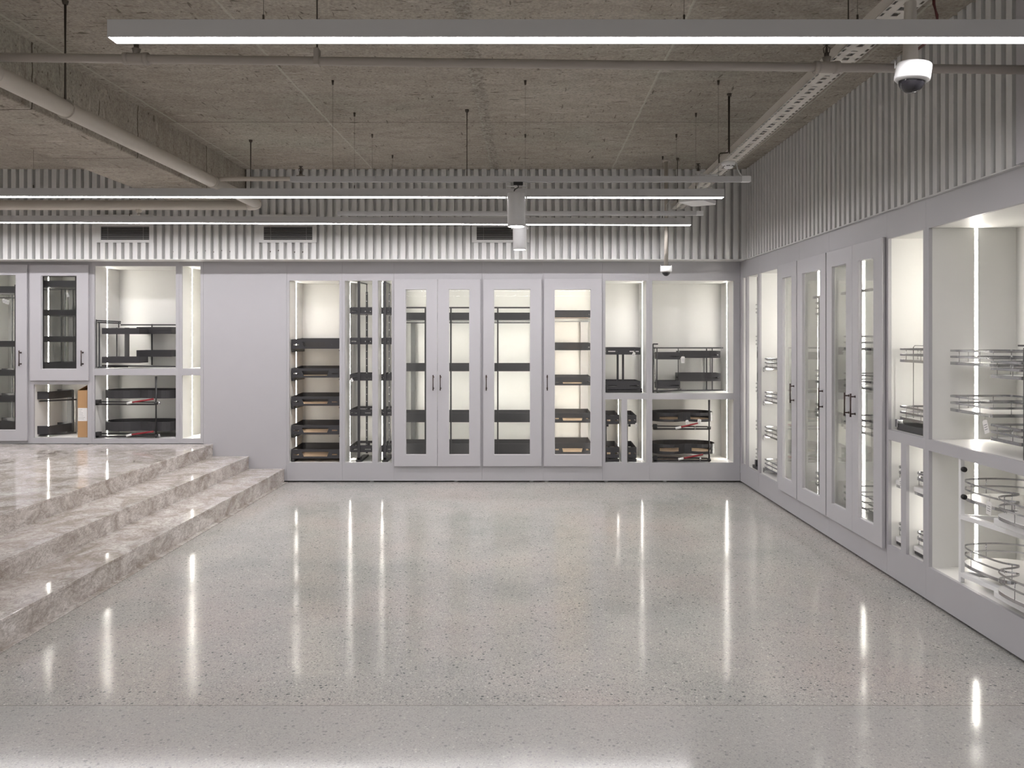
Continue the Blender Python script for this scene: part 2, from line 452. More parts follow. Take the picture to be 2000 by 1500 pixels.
def cabinet(fr, u0, u1, z0, z1, openings, label, leds=(), doors=(), base=0, depth=.51, feet=(), group=None, name='display_cabinet'):
    """openings (a,b,z0,z1) along the wall; everything local to the unit's lower left corner"""
    r = thing(name, fr, u0, 0, base, label, 'cabinet', group)
    g = .0007; H = [(a-u0, b-u0, c-base, d-base) for a, b, c, d in openings]
    MB().plate(g, u1-u0-g, z0-base, z1-base, 0, .02, H).build('face_frame', 'white', r)
    t = .012
    for a, b, c, d in H:
        MB().box(a-t, a, .0205, depth, c-t, d+t).build('side_panel', 'inner', r)
        MB().box(b, b+t, .0205, depth, c-t, d+t).build('side_panel', 'inner', r)
        MB().box(a-t, b+t, depth+.0005, depth+.01, c-t, d+t).build('back_panel', 'inner', r)
        MB().box(a, b, .0205, depth, d, d+t).build('top_panel', 'inner', r)
        MB().box(a, b, .0205, depth, c-t, c).build('shelf' if c > .5 else 'base_panel', 'inner', r)
    for x, y, a, b, side in leds: led(r, x-u0, y, a-base, b-base, side)
    for dd in doors:
        x0, x1, a, b, g0, g1, h0, h1, hx, hz = dd
        door(r, x0-u0, x1-u0, a-base, b-base, g0-u0, g1-u0, h0-base, h1-base, hx-u0, hz-base)
    for fx in feet:
        MB().lathe([(0,0),(.022,0),(.022,.004),(.014,.006),(.014,z0-base+.05),(0,z0-base+.05)], (fx-u0, .045, 0), 16).build('foot', 'plastic', r)
    return r
TOP = 2.37
# far wall, ground level
zt, zm1, zm2, zl = 2.166, .9565, .8905, .211
def U(*p): return [X(q) for q in p]
a, b = U(565, 663)
cabinet('B', X(560), X(668.5), .016, TOP, [(a, b, zl, zt)], 'open white cabinet of five stacked black trays, beside the steps', [(a, .25, zl, zt, -1)])
a, b, c, d = U(673.5, 727, 738, 765)
cabinet('B', X(668.5), X(769), .016, TOP, [(a, b, zl, zt), (c, d, zl, zt)], 'open white cabinet with two tall narrow slots of black racks', [(a, .25, zl, zt, -1), (c, .25, zl, zt, -1)], feet=[X(725)])
dz0, dz1, gz0, gz1, hz = Z(910), Z(545.5), Z(887.5), Z(565.5), Z(747)
a, b = U(776, 932)
cabinet('B', X(769), X(941.5), .016, TOP, [(a, b, .2, 2.17)], 'white double cabinet, two narrow glazed doors with handles meeting in the middle', [(a, .25, .2, 2.17, -1), (b, .25, .2, 2.17, 1), (a, .08, .2, 2.17, -1), (b, .08, .2, 2.17, 1)],  # right-hand and front LED strips added unseen to brighten the interior
  [(X(770.5), X(854.6), dz0, dz1, X(793), X(833), gz0, gz1, X(847), hz), (X(855.2), X(938.5), dz0, dz1, X(877), X(917), gz0, gz1, X(861), hz)], feet=[X(890)])
a, b = U(949, 1053)
cabinet('B', X(941.5), X(1060.3), .016, TOP, [(a, b, .2, 2.17)], 'single glazed white cabinet showing wide black baskets and a thin post at left', [(b, .30, .2, 2.17, 1), (a, .30, .2, 2.17, -1), (b, .08, .2, 2.17, 1)],  # extra LED strips added behind the stiles, unseen, to lift the interior
  [(X(944), X(1057.5), dz0, dz1, X(965), X(1035.5), gz0, gz1, X(950), hz)], feet=[X(1038)])
a, b = U(1068, 1170)
cabinet('B', X(1060.3), X(1176.5), .016, TOP, [(a, b, .2, 2.17)], 'single glazed white cabinet showing five black trays with wooden bases', [(a, .25, .2, 2.17, -1), (b, .25, .2, 2.17, 1), (a, .08, .2, 2.17, -1), (b, .08, .2, 2.17, 1)],  # second-side and front LED strips are added, hidden fill for the interior
  [(X(1062), X(1175), dz0, dz1, X(1083), X(1153.5), gz0, gz1, X(1068.5), hz)], feet=[X(1068)])
a, b, c, d, e = U(1182.5, 1262.5, 1214.3, 1225, 1262.5)
cabinet('B', X(1176.5), X(1268), .016, TOP, [(a, b, zm1, zt), (a, c, zl, zm2), (d, e, zl, zm2)], 'open white cabinet with one upper niche above two narrow lower slots', [(b, .25, zm1, zt, 1), (e, .25, zl, zm2, 1), (c, .25, zl, zm2, 1)], feet=[X(1185)])
a, b = U(1274, 1433)
cabinet('B', X(1268), X(1446)-.002, .016, TOP, [(a, b, zm1, zt), (a, b, zl, zm2)], 'wide open white cabinet in the far right corner below the small dome camera', [(b, .25, zm1, zt, 1), (b, .25, zl, zm2, 1)], feet=[X(1300)])
# plain panel beside the steps
pn = thing('wall_panel', 'B', X(397.5), 0, 0, 'blank white panel on the far wall behind the top of the steps', 'panel')
MB().box(.001, X(560)-X(397.5)-.001, 0, .02, .016, TOP).build('panel_board', 'white', pn)
# far wall, on the landing
BZ = .412; pb = .4165
lt, lm1, lm2, ll = Z(519.7), Z(720), Z(733), Z(856.5)
a, b = U(-46, 40)
ldz0, ldz1 = Z(860.5), Z(517)
cabinet('B', X(-70), X(59), pb, TOP, [(a, b, Z(850), lt)], 'tall glazed white cabinet cut off by the left edge of the picture', [(a, .25, Z(850), lt, -1)],
  [(X(-66), X(55.5), ldz0, ldz1, X(-44), X(33.5), Z(839.5), Z(537.5), X(44), Z(699.5))], base=BZ)
a, b = U(66, 171)
cabinet('B', X(59), X(180), pb, TOP, [(a, b, Z(739), lt), (a, b, Z(855), Z(751))], 'white cabinet with a glazed upper door above an open niche holding a cardboard box',
  [(a, .25, Z(739), lt, -1), (a, .25, Z(855), Z(751), -1)], [(X(61), X(175), Z(743), ldz1, X(83), X(152), Z(720.5), Z(539), X(164.5), Z(699.5))], base=BZ)
a, b = U(184.5, 343.5)
cabinet('B', X(180), X(350), pb, TOP, [(a, b, lm1, lt), (a, b, ll, lm2)], 'wide open white cabinet with two niches of black corner fittings, on the landing',
  [(a, .25, lm1, lt, -1), (a, .25, ll, lm2, -1)], base=BZ)
a, b = U(355.5, 391.5)
cabinet('B', X(350), X(397.5), pb, TOP, [(a, b, lm1, lt), (a, b, ll, lm2)], 'narrow empty white cabinet glowing brightly at the head of the steps',
  [(a, .25, lm1, lt, -1), (a, .25, ll, lm2, -1)], base=BZ)
# right wall
rt = 2.19
cabinet('R', .001, UR(1481.6), .016, TOP, [(UR(1449), UR(1456), zl, rt), (UR(1459.5), UR(1480), zl, rt)], 'white cabinet with two narrow slots at the corner end of the right wall', [(UR(1456), .25, zl, rt, 1), (UR(1480), .25, zl, rt, 1)])
cabinet('R', UR(1481.6), UR(1519.2), .016, TOP, [(UR(1483.3), UR(1518), zl, rt)], 'open white cabinet on the right wall with four stacked chrome trays', [(UR(1518), .25, zl, rt, 1)])
FX = .022
def URd(px): return YB-(XR-.026)*F/(px-1008)
rz0, rz1, rg0, rg1, rh = .178, 2.205, .30, 2.085, 1.075
u = [URd(1519.4), URd(1555.3), URd(1556.6), URd(1612.3), URd(1613.8), URd(1664), URd(1722.5)]
cu = [UR(1519.2), u[1]+.004, u[3]+.004, u[6]+.012]
cabinet('R', cu[0], cu[1], .016, TOP, [(cu[0]+.03, cu[1]-.03, .2, 2.18)], 'narrow white cabinet with the single glazed door nearest the corner', [(cu[1]-.03, .3, .2, 2.18, 1), (cu[1]-.03, .1, .2, 2.18, 1)],  # strips out of sight; the one nearer the door added for brightness
  [(u[0], u[1]-.001, rz0, rz1, u[0]+.115, u[1]-.115, rg0, rg1, u[1]-.055, rh)])
cabinet('R', cu[1], cu[2], .016, TOP, [(cu[1]+.03, cu[2]-.03, .2, 2.18)], 'white cabinet with one wider glazed door in the middle of the right wall', [(cu[1]+.03, .15, .2, 2.18, -1), (cu[2]-.03, .12, .2, 2.18, 1)],  # right-hand strip added on the hidden side to brighten the cabinet
  [(u[2], u[3]-.001, rz0, rz1, u[2]+.115, u[3]-.115, rg0, rg1, u[3]-.055, rh)])
cabinet('R', cu[2], cu[3], .016, TOP, [(cu[2]+.03, cu[3]-.03, .2, 2.18)], 'white double cabinet on the right wall, two glazed doors with paired bronze handles', [(cu[2]+.03, .25, .2, 2.18, -1), (cu[3]-.03, .12, .2, 2.18, 1), (cu[3]-.03, .35, .2, 2.18, 1)],  # both right-hand strips added unseen as fill behind the glass
  [(u[4], u[5]-.001, rz0, rz1, u[4]+.1, u[5]-.1, rg0, rg1, u[5]-.05, rh), (u[5]+.001, u[6], rz0, rz1, u[5]+.1, u[6]-.12, rg0, rg1, u[5]+.05, rh)], feet=[cu[2]+.02])
q0, q1 = UR(1735), UR(1803)
cabinet('R', cu[3], UR(1808), .016, TOP, [(q0, q1, zm1, rt), (q0, UR(1759.6), zl, zm2), (UR(1769.6), q1, zl, zm2)], 'open white cabinet right of the double doors, chrome basket above two slots', [(q1, .25, zm1, rt, 1), (UR(1759.6), .25, zl, zm2, 1), (q1, .25, zl, zm2, 1)])
q0, q1 = UR(1814), 4.78
cabinet('R', UR(1808), 4.84, .016, TOP, [(q0, q1, zm1, rt), (q0, q1, zl, zm2)], 'wide open white cabinet at the right edge with chrome corner baskets', [(q0, .275, zm1, rt, -1), (q0, .275, zl, zm2, -1)], feet=[3.75])
ep = thing('wall_panel', 'R', 4.841, 0, 0, 'blank white panel continuing the right wall towards the viewer', 'panel')
MB().box(0, 2.0, 0, .02, .016, TOP).build('panel_board', 'white', ep)

# ------------------------------------------------------------------ fittings: baskets
def rrect(x0, x1, y0, y1, r, n=5):
    r = min(r, (x1-x0)/2-.001, (y1-y0)/2-.001); pts = []
    for cx, cy, a0 in ((x1-r,y0+r,-PI/2),(x1-r,y1-r,0),(x0+r,y1-r,PI/2),(x0+r,y0+r,PI)):
        for i in range(n+1):
            a = a0+i/n*PI/2; pts.append((cx+r*math.cos(a), cy+r*math.sin(a)))
    return pts
def panel_basket(parent, x0, x1, y0, y1, z0, h, style='plain', mat='dark', base='greyboard', name='basket', backh=1.0):
    """sheet-metal tray: the front at y0; style plain, slot or scoop"""
    t = .004; w_ = x1-x0; m = MB(); holes = []
    if style == 'scoop':
        cx = (x0+x1)/2; a = w_*.285
        holes = [[(cx-a*.86, z0+h*.22), (cx+a*.86, z0+h*.22), (cx+a, z0+h*.72), (cx-a, z0+h*.72)]]
        if w_ > .3: holes += [(x0+.02, cx-a-.03, z0+h*.36, z0+h*.50), (cx+a+.03, x1-.02, z0+h*.36, z0+h*.50)]
    elif style == 'slot':
        sw = w_*.27
        holes = [(x0+w_*.05, x0+w_*.05+sw, z0+h*.34, z0+h*.52), (x1-w_*.05-sw, x1-w_*.05, z0+h*.34, z0+h*.52)]
    elif style == 'slotr':
        holes = [(x1-w_*.45, x1-w_*.05, z0+h*.34, z0+h*.50)]
    m.plate(x0, x1, z0, z0+h, y0, y0+t, holes)
    bh = h*backh
    for xa in (x0, x1-t):
        hl = [[(y0+.06, z0+h*.34), (y1-.06, z0+h*.34), (y1-.06, z0+h*.52), (y0+.06, z0+h*.52)]] if style != 'plain' and y1-y0 > .2 else []
        m.prism([(y0+t,z0),(y1-t,z0),(y1-t,z0+bh),(y0+t,z0+h)], 'x', xa, xa+t, hl)
    if style == 'slot': m.plate(x0, x1, z0, z0+bh, y1-t, y1, [(x0+w_*.03, x0+w_*.40, z0+h*.30, z0+h*.62), (x1-w_*.40, x1-w_*.03, z0+h*.30, z0+h*.62)])
    else: m.box(x0, x1, y1-t, y1, z0, z0+bh)
    o = m.build(name, mat, parent)
    MB().box(x0+t+.001, x1-t-.001, y0+t+.001, y1-t-.001, z0+.004, z0+.012).build('base_board', base, o)
    return o
def wire_basket(parent, x0, x1, y0, y1, z0, h, name='basket', r=.03, mat='chrome', levels=(1, .55, .08), nw=2):
    m = MB(); lp = rrect(x0, x1, y0, y1, r)
    for i, k in enumerate(levels):
        zz = z0+h*k; fh = .0058 if i < len(levels)-1 else .0085
        m.tube([(x, y, zz) for x, y in lp], 0, closed=True, flat=(.0016, fh))
    for i in range(nw):
        xx = x0+(x1-x0)*(i+.5)/nw
        for yy in (y0, y1): m.tube([(xx, yy, z0+h*.05), (xx, yy, z0+h)], .0022, 6)
    for yy in (y0+(y1-y0)*.3, y0+(y1-y0)*.7):
        for xx in (x0, x1): m.tube([(xx, yy, z0+h*.05), (xx, yy, z0+h)], .0022, 6)
    o = m.build(name, mat, parent)
    MB().prism(rrect(x0+.004, x1-.004, y0+.004, y1-.004, r), 'z', z0+.006, z0+.013).build('base_board', 'board', o)
    return o
def post(parent, x, y, z0, z1, wx=.022, wy=.02, mat='dark', name='post'):
    return MB().box(x-wx/2, x+wx/2, y-wy/2, y+wy/2, z0, z1).build(name, mat, parent, .001)
def bar(parent, pts, wd=.006, ht=.008, mat='dark', name='rail'):
    return MB().tube(pts, 0, flat=(wd, ht)).build(name, mat, parent)
def runner(parent, x0, x1, y0, y1, z0, z1, mat='dark2'):
    m = MB().box(x0, x1, y0, y1, z0, z1)
    xs = x0-.001 if True else x1
    m.lathe([(0,-.004),(.010,-.004),(.010,.002),(0,.002)], ((x0+x1)/2, y0-.001, (z0+z1)/2), 12, 'y')
    return m.build('runner', mat, parent)
def paper_tag(fr, u, d, z, label, s=1.0, rot=.25, grp=None):
    """small price tag on a string"""
    r = thing('paper_tag', fr, u, d, z, label, 'tag', grp)
    a, b = .024*s, .042*s; c, sn = math.cos(rot), math.sin(rot)
    def q(x, z): return (x*c-z*sn, x*sn+z*c)
    MB().prism([q(-a/2,-b), q(a/2,-b), q(a/2,-.006), q(a*.2,0), q(-a*.2,0), q(-a/2,-.006)], 'y', 0, .0012).build('tag_card', 'paper', r)
    m = MB()
    for i in range(3): m.prism([q(-a*.32,-b*.35-i*.007*s), q(a*.3,-b*.35-i*.007*s), q(a*.3,-b*.35-i*.007*s-.002*s), q(-a*.32,-b*.35-i*.007*s-.002*s)], 'y', -.0006, 0)
    m.build('printed_lines', 'ink', r)
    MB().tube([(*[q(0,-.004)[0]], .0005, q(0,-.004)[1]), (.004, .002, .02), (0, .004, .035)], .0008, 5).build('string', 'wire', r)
    return r

# --- cabinet of five stacked trays beside the steps
fl, fr_ = X(565)+.012, X(663)-.012
tr_lab = ['topmost black tray, seen level, in the open cabinet beside the steps', 'second black tray from the top in the open cabinet beside the steps',
          'middle one of the five stacked black trays beside the steps', 'second lowest of the five stacked black trays beside the steps', 'lowest black tray resting at the base of the cabinet beside the steps']
proto = None
for lab, ty in zip(tr_lab, (663, 719.5, 774.5, 830.5, 877.5)):
    z1 = Z(ty, .04); u0 = (fl+fr_)/2; hw = (fr_-fl)/2
    if proto is None:
        proto = thing('pull_out_tray', 'B', u0, .04, z1-.10, lab, 'tray', 'black trays stacked beside the steps')
        panel_basket(proto, -hw, hw, 0, .42, 0, .10, 'scoop', base='wood', name='tray_body', backh=1.15)
        for s in (-1, 1): runner(proto, s*(hw+.010)-.008 if s > 0 else -hw-.002-.0, s*(hw+.010)+.0 if s > 0 else -hw+.03, .005, .40, -.035, -.002)
    else:
        c = copy_tree(proto); c.location.z = z1-.10; c['label'] = lab
# --- two narrow racks
def narrow_rack(x0, x1, xp, xb, lab):
    r = thing('pull_out_rack', 'B', X(xp, .04), .04, zl, lab, 'rack', 'tall narrow pull-out racks on the far wall')
    ox = X(xp, .04); zz = [Z(p, .04)-zl for p in (600, 659.5, 730.5, 799.5, 870.5)]
    for z in zz:
        panel_basket(r, X(x0,.04)-ox, X(x1,.04)-ox, .012, .40, z-.072, .072, 'slot', name='basket')
    post(r, 0, .0, .02, zt-zl-.004, .026, .016)
    pb_ = post(r, X(xb, .34)-ox, .30, .05, zt-zl-.10, .022, .012)
    m = MB()
    for i in range(22): m.lathe([(0,-.001),(.004,-.001),(.004,.0)], (X(xb,.34)-ox, .2935, .15+i*.08), 8, 'y')
    m.build('holes', 'plastic', pb_)
    bar(r, [(0, .008, zt-zl-.012), (X(xb,.34)-ox, .30, zt-zl-.012)], .007, .005)
    post(r, X(xb,.34)-ox, .30, zt-zl-.1, zt-zl-.008, .010, .010)
    MB().box(-.03, .03, -.005, .40, .0, .022).box(-.022, .022, -.008, .06, .022, .05).build('base_runner', 'dark2', r, .002)
    return r
narrow_rack(683, 726, 701, 716.5, 'wider tall black rack of five small baskets, left of the two slots')
narrow_rack(744.5, 763.3, 751.8, 760.5, 'slimmer tall black rack of five tiny baskets, right of the two slots')
# --- larder racks behind the three glazed cabinets
levels = [(610.5, 624.7), (711, 725.2), (806.5, 824.7), (866.5, 888)]
def larder(x0, x1, posts, lab, d=.09, rear=None, grp='black larder racks behind glass on the far wall'):
    xm = (x0+x1)/2
    r = thing('larder_rack', 'B', X(xm, d), d, .2, lab, 'rack', grp); ox = X(xm, d)
    for a, b in levels:
        zb_, zt_ = Z(b, d)-.2, Z(a, d)-.2
        panel_basket(r, X(x0,d)-ox, X(x1,d)-ox, 0, .36, max(zb_, .004), zt_-max(zb_, .004), 'plain', backh=1)
    for p in posts: post(r, X(p,d)-ox, -.009, .004, Z(601,d)-.2, .016, .014)
    if rear: post(r, X(rear,d+.38)-ox, .375, .004, Z(628,d)-.2, .05, .015, 'greyboard', name='rear_post')
    bar(r, [(X(x0,d)-ox, -.009, Z(601,d)-.2), (X(x1,d)-ox, -.009, Z(601,d)-.2)], .006, .008)
    bar(r, [(X(x0,d)-ox, -.009, Z(630.5,d)-.2), (X(x1,d)-ox, -.009, Z(630.5,d)-.2)], .004, .005, 'dark2')
    bar(r, [(X(x0,d)-ox, .10, Z(628,d)-.2), (X(x1,d)-ox, .10, Z(628,d)-.2)], .004, .003, 'chrome')
    return r
larder(779.5, 853, [831], 'black four basket larder rack behind the left leaf of the double doors', rear=807)
larder(857, 929, [880.8], 'black four basket larder rack behind the right leaf of the double doors')
larder(952, 1050, [972.3], 'wide black four basket larder rack behind the single door right of the double doors')
d = .09; ox = X(1119, d)
r = thing('larder_rack', 'B', ox, d, .2, 'black larder rack of five scooped trays with wooden bases behind glass', 'rack', 'black larder racks behind glass on the far wall')
for a, b in ((606, 620), (670.5, 684), (736.5, 752.7), (806.5, 825.5), (865.3, 887.5)):
    zb_ = max(Z(b,d)-.2, .003); panel_basket(r, X(1081,d)-ox, X(1155,d)-ox, 0, .38, zb_, Z(a,d)-.2-zb_, 'scoop', base='wood', name='tray', backh=1.1)
post(r, X(1157,d)-ox, .05, .0, Z(600,d)-.2, .012, .02); post(r, X(1079,d)-ox, .05, .0, Z(600,d)-.2, .012, .02)
post(r, X(1141,d+.4)-ox, .39, .0, Z(624,d)-.2, .085, .01, 'light_body', name='rear_post')
bar(r, [(X(1079,d)-ox, .05, Z(628,d)-.2), (X(1157,d)-ox, .05, Z(628,d)-.2)], .004, .004, 'chrome')
# --- two tier pull-out
d = .05; ox = X(1218, d); zb0 = zm1
r = thing('pull_out_rack', 'B', ox, d, zb0, 'black two tier pull-out basket on twin posts in an upper niche', 'rack')
panel_basket(r, X(1184.4,d)-ox, X(1251,d)-ox, 0, .38, Z(692.6,d)-zb0, .077, 'slot'); panel_basket(r, X(1184.4,d)-ox, X(1251,d)-ox, 0, .38, Z(760.5,d)-zb0, .088, 'slot')
for p in (1208.7, 1219.3): post(r, X(p,d)-ox, .10, .03, Z(686,d)-zb0, .022, .014)
MB().box(X(1184,d)-ox, X(1254,d)-ox, .0, .42, .001, .03).build('base_runner', 'dark2', r, .002)
for p in (1186.5, 1252): runner(r, X(p,d)-ox-.012, X(p,d)-ox+.012, -.012, .0, .004, .05)
# --- slim two tier pull-outs in the two lower slots
def slim(x0, x1, xp, lab):
    d = .05; ox = X((x0+x1)/2, d)
    r = thing('pull_out_rack', 'B', ox, d, zl, lab, 'rack', 'slim two tier pull-outs in the lower slots')
    for a, b in ((811, 828.5), (873.5, 894.5)): panel_basket(r, X(x0,d)-ox, X(x1,d)-ox, 0, .38, Z(b,d)-zl, Z(a,d)-Z(b,d), 'slot', base='wood', backh=1.15)
    post(r, X(xp,d)-ox, .36, .02, Z(811,d)-zl, .03, .014)
    post(r, X(x0,d)-ox-.006, .01, .0, Z(808,d)-zl, .004, .02)
    MB().box(X(x0,d)-ox, X(x1,d)-ox, 0, .4, .001, .03).build('base_runner', 'dark2', r)
    runner(r, X(x0,d)-ox, X(x0,d)-ox+.024, -.014, -.001, .03, .055); runner(r, X(x0,d)-ox, X(x0,d)-ox+.024, -.014, -.001, Z(833,d)-zl, Z(833,d)-zl+.025)
slim(1184, 1209.5, 1190, 'slim black two tier pull-out in the left of the two lower slots')
slim(1227, 1243, 1230, 'slim black two tier pull-out in the right of the two lower slots')
# --- corner pull-out with two pairs of baskets
def corner_rack(x0, zb0, baskets, posts, rails, lab, style, grp):
    d = .05; r = thing('corner_pull_out', 'B', X(x0,d), d, zb0, lab, 'rack', grp); ox = X(x0,d)
    for a, b, c, e, y in baskets: panel_basket(r, X(a,d+y)-ox, X(b,d+y)-ox, y, y+.2, Z(e,d+y)-zb0, Z(c,d+y)-Z(e,d+y), style)
    for p, c, e, y, wd in posts: post(r, X(p,d+y)-ox, y, max(Z(e,d+y)-zb0, .003), Z(c,d+y)-zb0, wd, .012)
    for (a, c, ya), (b, e, yb) in rails: bar(r, [(X(a,d+ya)-ox, ya, Z(c,d+ya)-zb0), (X(b,d+yb)-ox, yb, Z(e,d+yb)-zb0)], .006, .007)
    return r, ox
r, ox = corner_rack(1275, zm1, [(1285,1328.5,688,702,.0), (1328,1407,685.5,699,.22), (1285,1328.5,744,759,.0), (1326,1408,729,744.5,.22)],
    [(1275.5,672,768,-.02,.013), (1283,679,765,-.01,.010), (1324.5,681,762,.21,.007), (1380,681,762,.43,.012), (1391,680,762,.43,.010)],
    [((1275,679.5,-.01),(1412,679.5,.21)), ((1275,672,-.02),(1285,672,-.02)), ((1276,763,-.01),(1415,762,.21)), ((1283,765.5,-.012),(1330,761,.2))],
    'black corner pull-out with four baskets in the upper niche below the small dome camera', 'slotr', 'black corner pull-outs in upper niches')
MB().tube([(X(1279.5)-ox,-.015,Z(679)-zm1),(X(1278.5)-ox,-.015,Z(702)-zm1),(X(1280.5)-ox,-.015,Z(744)-zm1),(X(1279)-ox,-.015,Z(749)-zm1)], .004, 8).build('gas_strut', 'chrome', r)
corner_rack(186, lm1, [(199,272,640.5,652.5,.0), (266.7,334.7,638.7,652,.24), (199,272,697,709,.0), (266.5,334.7,684,696.8,.24)],
    [(187.5,624,718.5,-.02,.013), (194,630,718,-.01,.010), (232,628,640,.0,.008), (296.8,633,713,.44,.012), (248,640,708,.3,.05), (228,640,708,.22,.010)],
    [((236,634.5,.1),(343,634.5,.1)), ((187,626,-.02),(236,628.5,.02)), ((190,629.5,-.01),(236,631.5,.1)), ((198,714,.1),(343,716,.1)), ((190,717.5,-.01),(250,716,.2))],
    'black corner pull-out with four solid baskets in the upper niche on the landing', 'plain', 'black corner pull-outs in upper niches')
# --- kidney shaped swing trays
def kidney(xa, xb, ya, yb, n=44, pinch=.45):
    """plan outline: two lobes, waist on the front side"""
    pts = []; cx, cy = (xa+xb)/2, (ya+yb)/2; a, b = (xb-xa)/2, (yb-ya)/2
    for i in range(n):
        t = 2*PI*i/n; c, s = math.cos(t), math.sin(t)
        x = a*math.copysign(abs(c)**.8, c); y = b*math.copysign(abs(s)**.75, s)
        if y < 0: y *= 1-pinch*math.exp(-((x-a*.05)/(a*.28))**2)
        pts.append((cx+x, cy+y))
    return pts
def swing_tray(parent, pts, z0, h, mat, base, wire=False):
    m = MB(); n = len(pts)
    if wire:
        for k, fh in ((1,.0045),(.58,.0045),(.05,.008)): m.tube([(x,y,z0+h*k) for x,y in pts], 0, closed=True, flat=(.0017, fh))
        for i in range(0, n, max(1, n//8)):
            x, y = pts[i]; m.tube([(x,y,z0),(x,y,z0+h)], .0024, 6)
    else:
        cx = sum(p[0] for p in pts)/n; cy = sum(p[1] for p in pts)/n
        if base == 'wood':
            xs = [p[0] for p in pts]; xa, xb = min(xs), max(xs); L = xb-xa
            m.tube([(x,y,z0+h*.83) for x,y in pts], 0, closed=True, flat=(.0018, h*.17))
            m.tube([(x,y,z0+h*.14) for x,y in pts], 0, closed=True, flat=(.0018, h*.14))
            run = []
            for i in range(n+1):
                x, y = pts[i % n]; q = (x-xa)/L; hole = (y < cy) and (.13 < q < .34 or .66 < q < .86)
                if not hole: run.append((x, y, z0+h*.47))
                if hole or i == n:
                    if len(run) > 1: m.tube(run, 0, flat=(.0018, h*.19))
                    run = []
        else: m.tube([(x,y,z0+h/2) for x,y in pts], 0, closed=True, flat=(.0018, h/2))
    o = m.build('tray', mat, parent)
    MB().prism([(x*.995+.005*pts[0][0], y) for x, y in pts], 'z', z0+.006, z0+.016).build('base_board', base, o)
    return o
def kidney_unit(xl, xr, xpole, py_pole, trays, arms, dampers, zb0, lab, z_base):
    d = .03; r = thing('swing_tray_unit', 'B', X(xpole,d), d, zb0, lab, 'rack', 'black kidney-shaped swing trays in lower niches'); ox = X(xpole,d)
    for a, b, xx1 in trays:
        swing_tray(r, kidney(X(xl,d)-ox+.02, X(xx1,d)-ox, .015, .43), Z(b,d)-zb0, Z(a,d)-Z(b,d), 'dark', z_base)
    m = MB().tube([(0,0,.004),(0,0,Z(py_pole,d)-zb0)], .011, 12); m.build('post', 'dark2', r)
    for c in arms:
        z = Z(c,d)-zb0
        bar(r, [(X(xl,d)-ox+.01, -.004, z-.02), (-.01, -.004, z-.02)], .008, .009, 'dark2', 'arm')
        bar(r, [(X(xl,d)-ox+.01, .10, z), (-.01, .03, z)], .012, .006, 'dark2', 'arm')
        MB().lathe([(0,-.014),(.02,-.014),(.02,.014),(0,.014)], (0,0,z-.01), 14).build('collar', 'dark2', r)
        MB().box(X(xl,d)-ox+.008, X(xl,d)-ox+.05, -.012, .04, z-.03, z+.03).build('hinge_block', 'dark2', r, .004)
    for (a, c), (b, e) in dampers:
        z0, z1 = Z(c,d)-zb0, Z(e,d)-zb0
        MB().tube([(X(a,d)-ox,-.025,z0),(X(b,d)-ox,-.025,z1)], .0095, 10).build('damper', 'red', r, label='dark red damper')
        MB().tube([(X(a,d)-ox-.035,-.027,z0-.008),(X(a,d)-ox+.022,-.027,z0+.004)], .014, 6).build('damper_label', 'paper', r, label='white paper sleeve')
        MB().lathe([(0,-.02),(.010,-.02),(.012,0),(.006,.012),(0,.012)], (X(b,d)-ox-.03 if b > 1300 else X(b,d)-ox+.06,-.02,z0+.0), 12).build('roller', 'chrome', r)
    return r
kidney_unit(1274.5, 1401, 1385, 781, [(807,825,1400), (869,888.5,1404)], [834, 896], [((1325,834.5),(1362,826)), ((1330,895),(1372,887))], zl,
    'pair of black kidney-shaped swing trays with wooden bases in the far right corner', 'wood')
kidney_unit(186, 340, 304.8, 735, [(763,779,341), (825,843,342)], [786, 849], [((257,786),(302,779)), ((256,849),(302,842))], ll,
    'pair of black kidney-shaped swing trays in the lower niche on the landing', 'greyboard')
# --- landing: rack behind the glazed upper door
d = .06; ox = X(117,d); zb0 = Z(739)
r = thing('larder_rack', 'B', ox, d, zb0, 'black rack of four baskets behind the short glazed door on the landing', 'rack', 'black larder racks behind glass on the landing')
for a, b in ((548,561), (605,616.6), (656.7,668), (707.6,721)): panel_basket(r, X(83.5,d)-ox, X(151,d)-ox, 0, .34, Z(b,d)-zb0, Z(a,d)-Z(b,d), 'plain')
for p in (84.8, 149.5): post(r, X(p,d)-ox, -.008, 0, Z(540,d)-zb0, .017, .012)
bar(r, [(X(84,d)-ox,-.008,Z(540,d)-zb0), (X(151,d)-ox,-.008,Z(540,d)-zb0)], .006, .006)
bar(r, [(X(84,d)-ox,-.008,Z(566,d)-zb0), (X(151,d)-ox,-.008,Z(566,d)-zb0)], .004, .003, 'dark2')
bar(r, [(X(84,d)-ox,-.008,Z(562.5,d)-zb0), (X(151,d)-ox,-.008,Z(562.5,d)-zb0)], .004, .003, 'chrome')
for p in (120, 127): post(r, X(p,d+.36)-ox, .36, 0, Z(545,d)-zb0, .012, .01)
post(r, X(138,d+.36)-ox, .365, 0, Z(545,d)-zb0, .05, .008, 'greyboard', 'rear_post')
zb0 = Z(850); ox = X(-5, d)
r = thing('larder_rack', 'B', ox, d, zb0, 'tall black larder rack of five baskets at the left edge of the picture', 'rack', 'black larder racks behind glass on the landing')
for a, b in ((559,572.5), (666,677.5), (722,734), (772,785.5), (822,840)): panel_basket(r, X(-42,d)-ox, X(32,d)-ox, 0, .34, Z(b,d)-zb0, Z(a,d)-Z(b,d), 'plain')
for p in (-40, 31): post(r, X(p,d)-ox, -.008, 0, Z(556,d)-zb0, .013, .012)
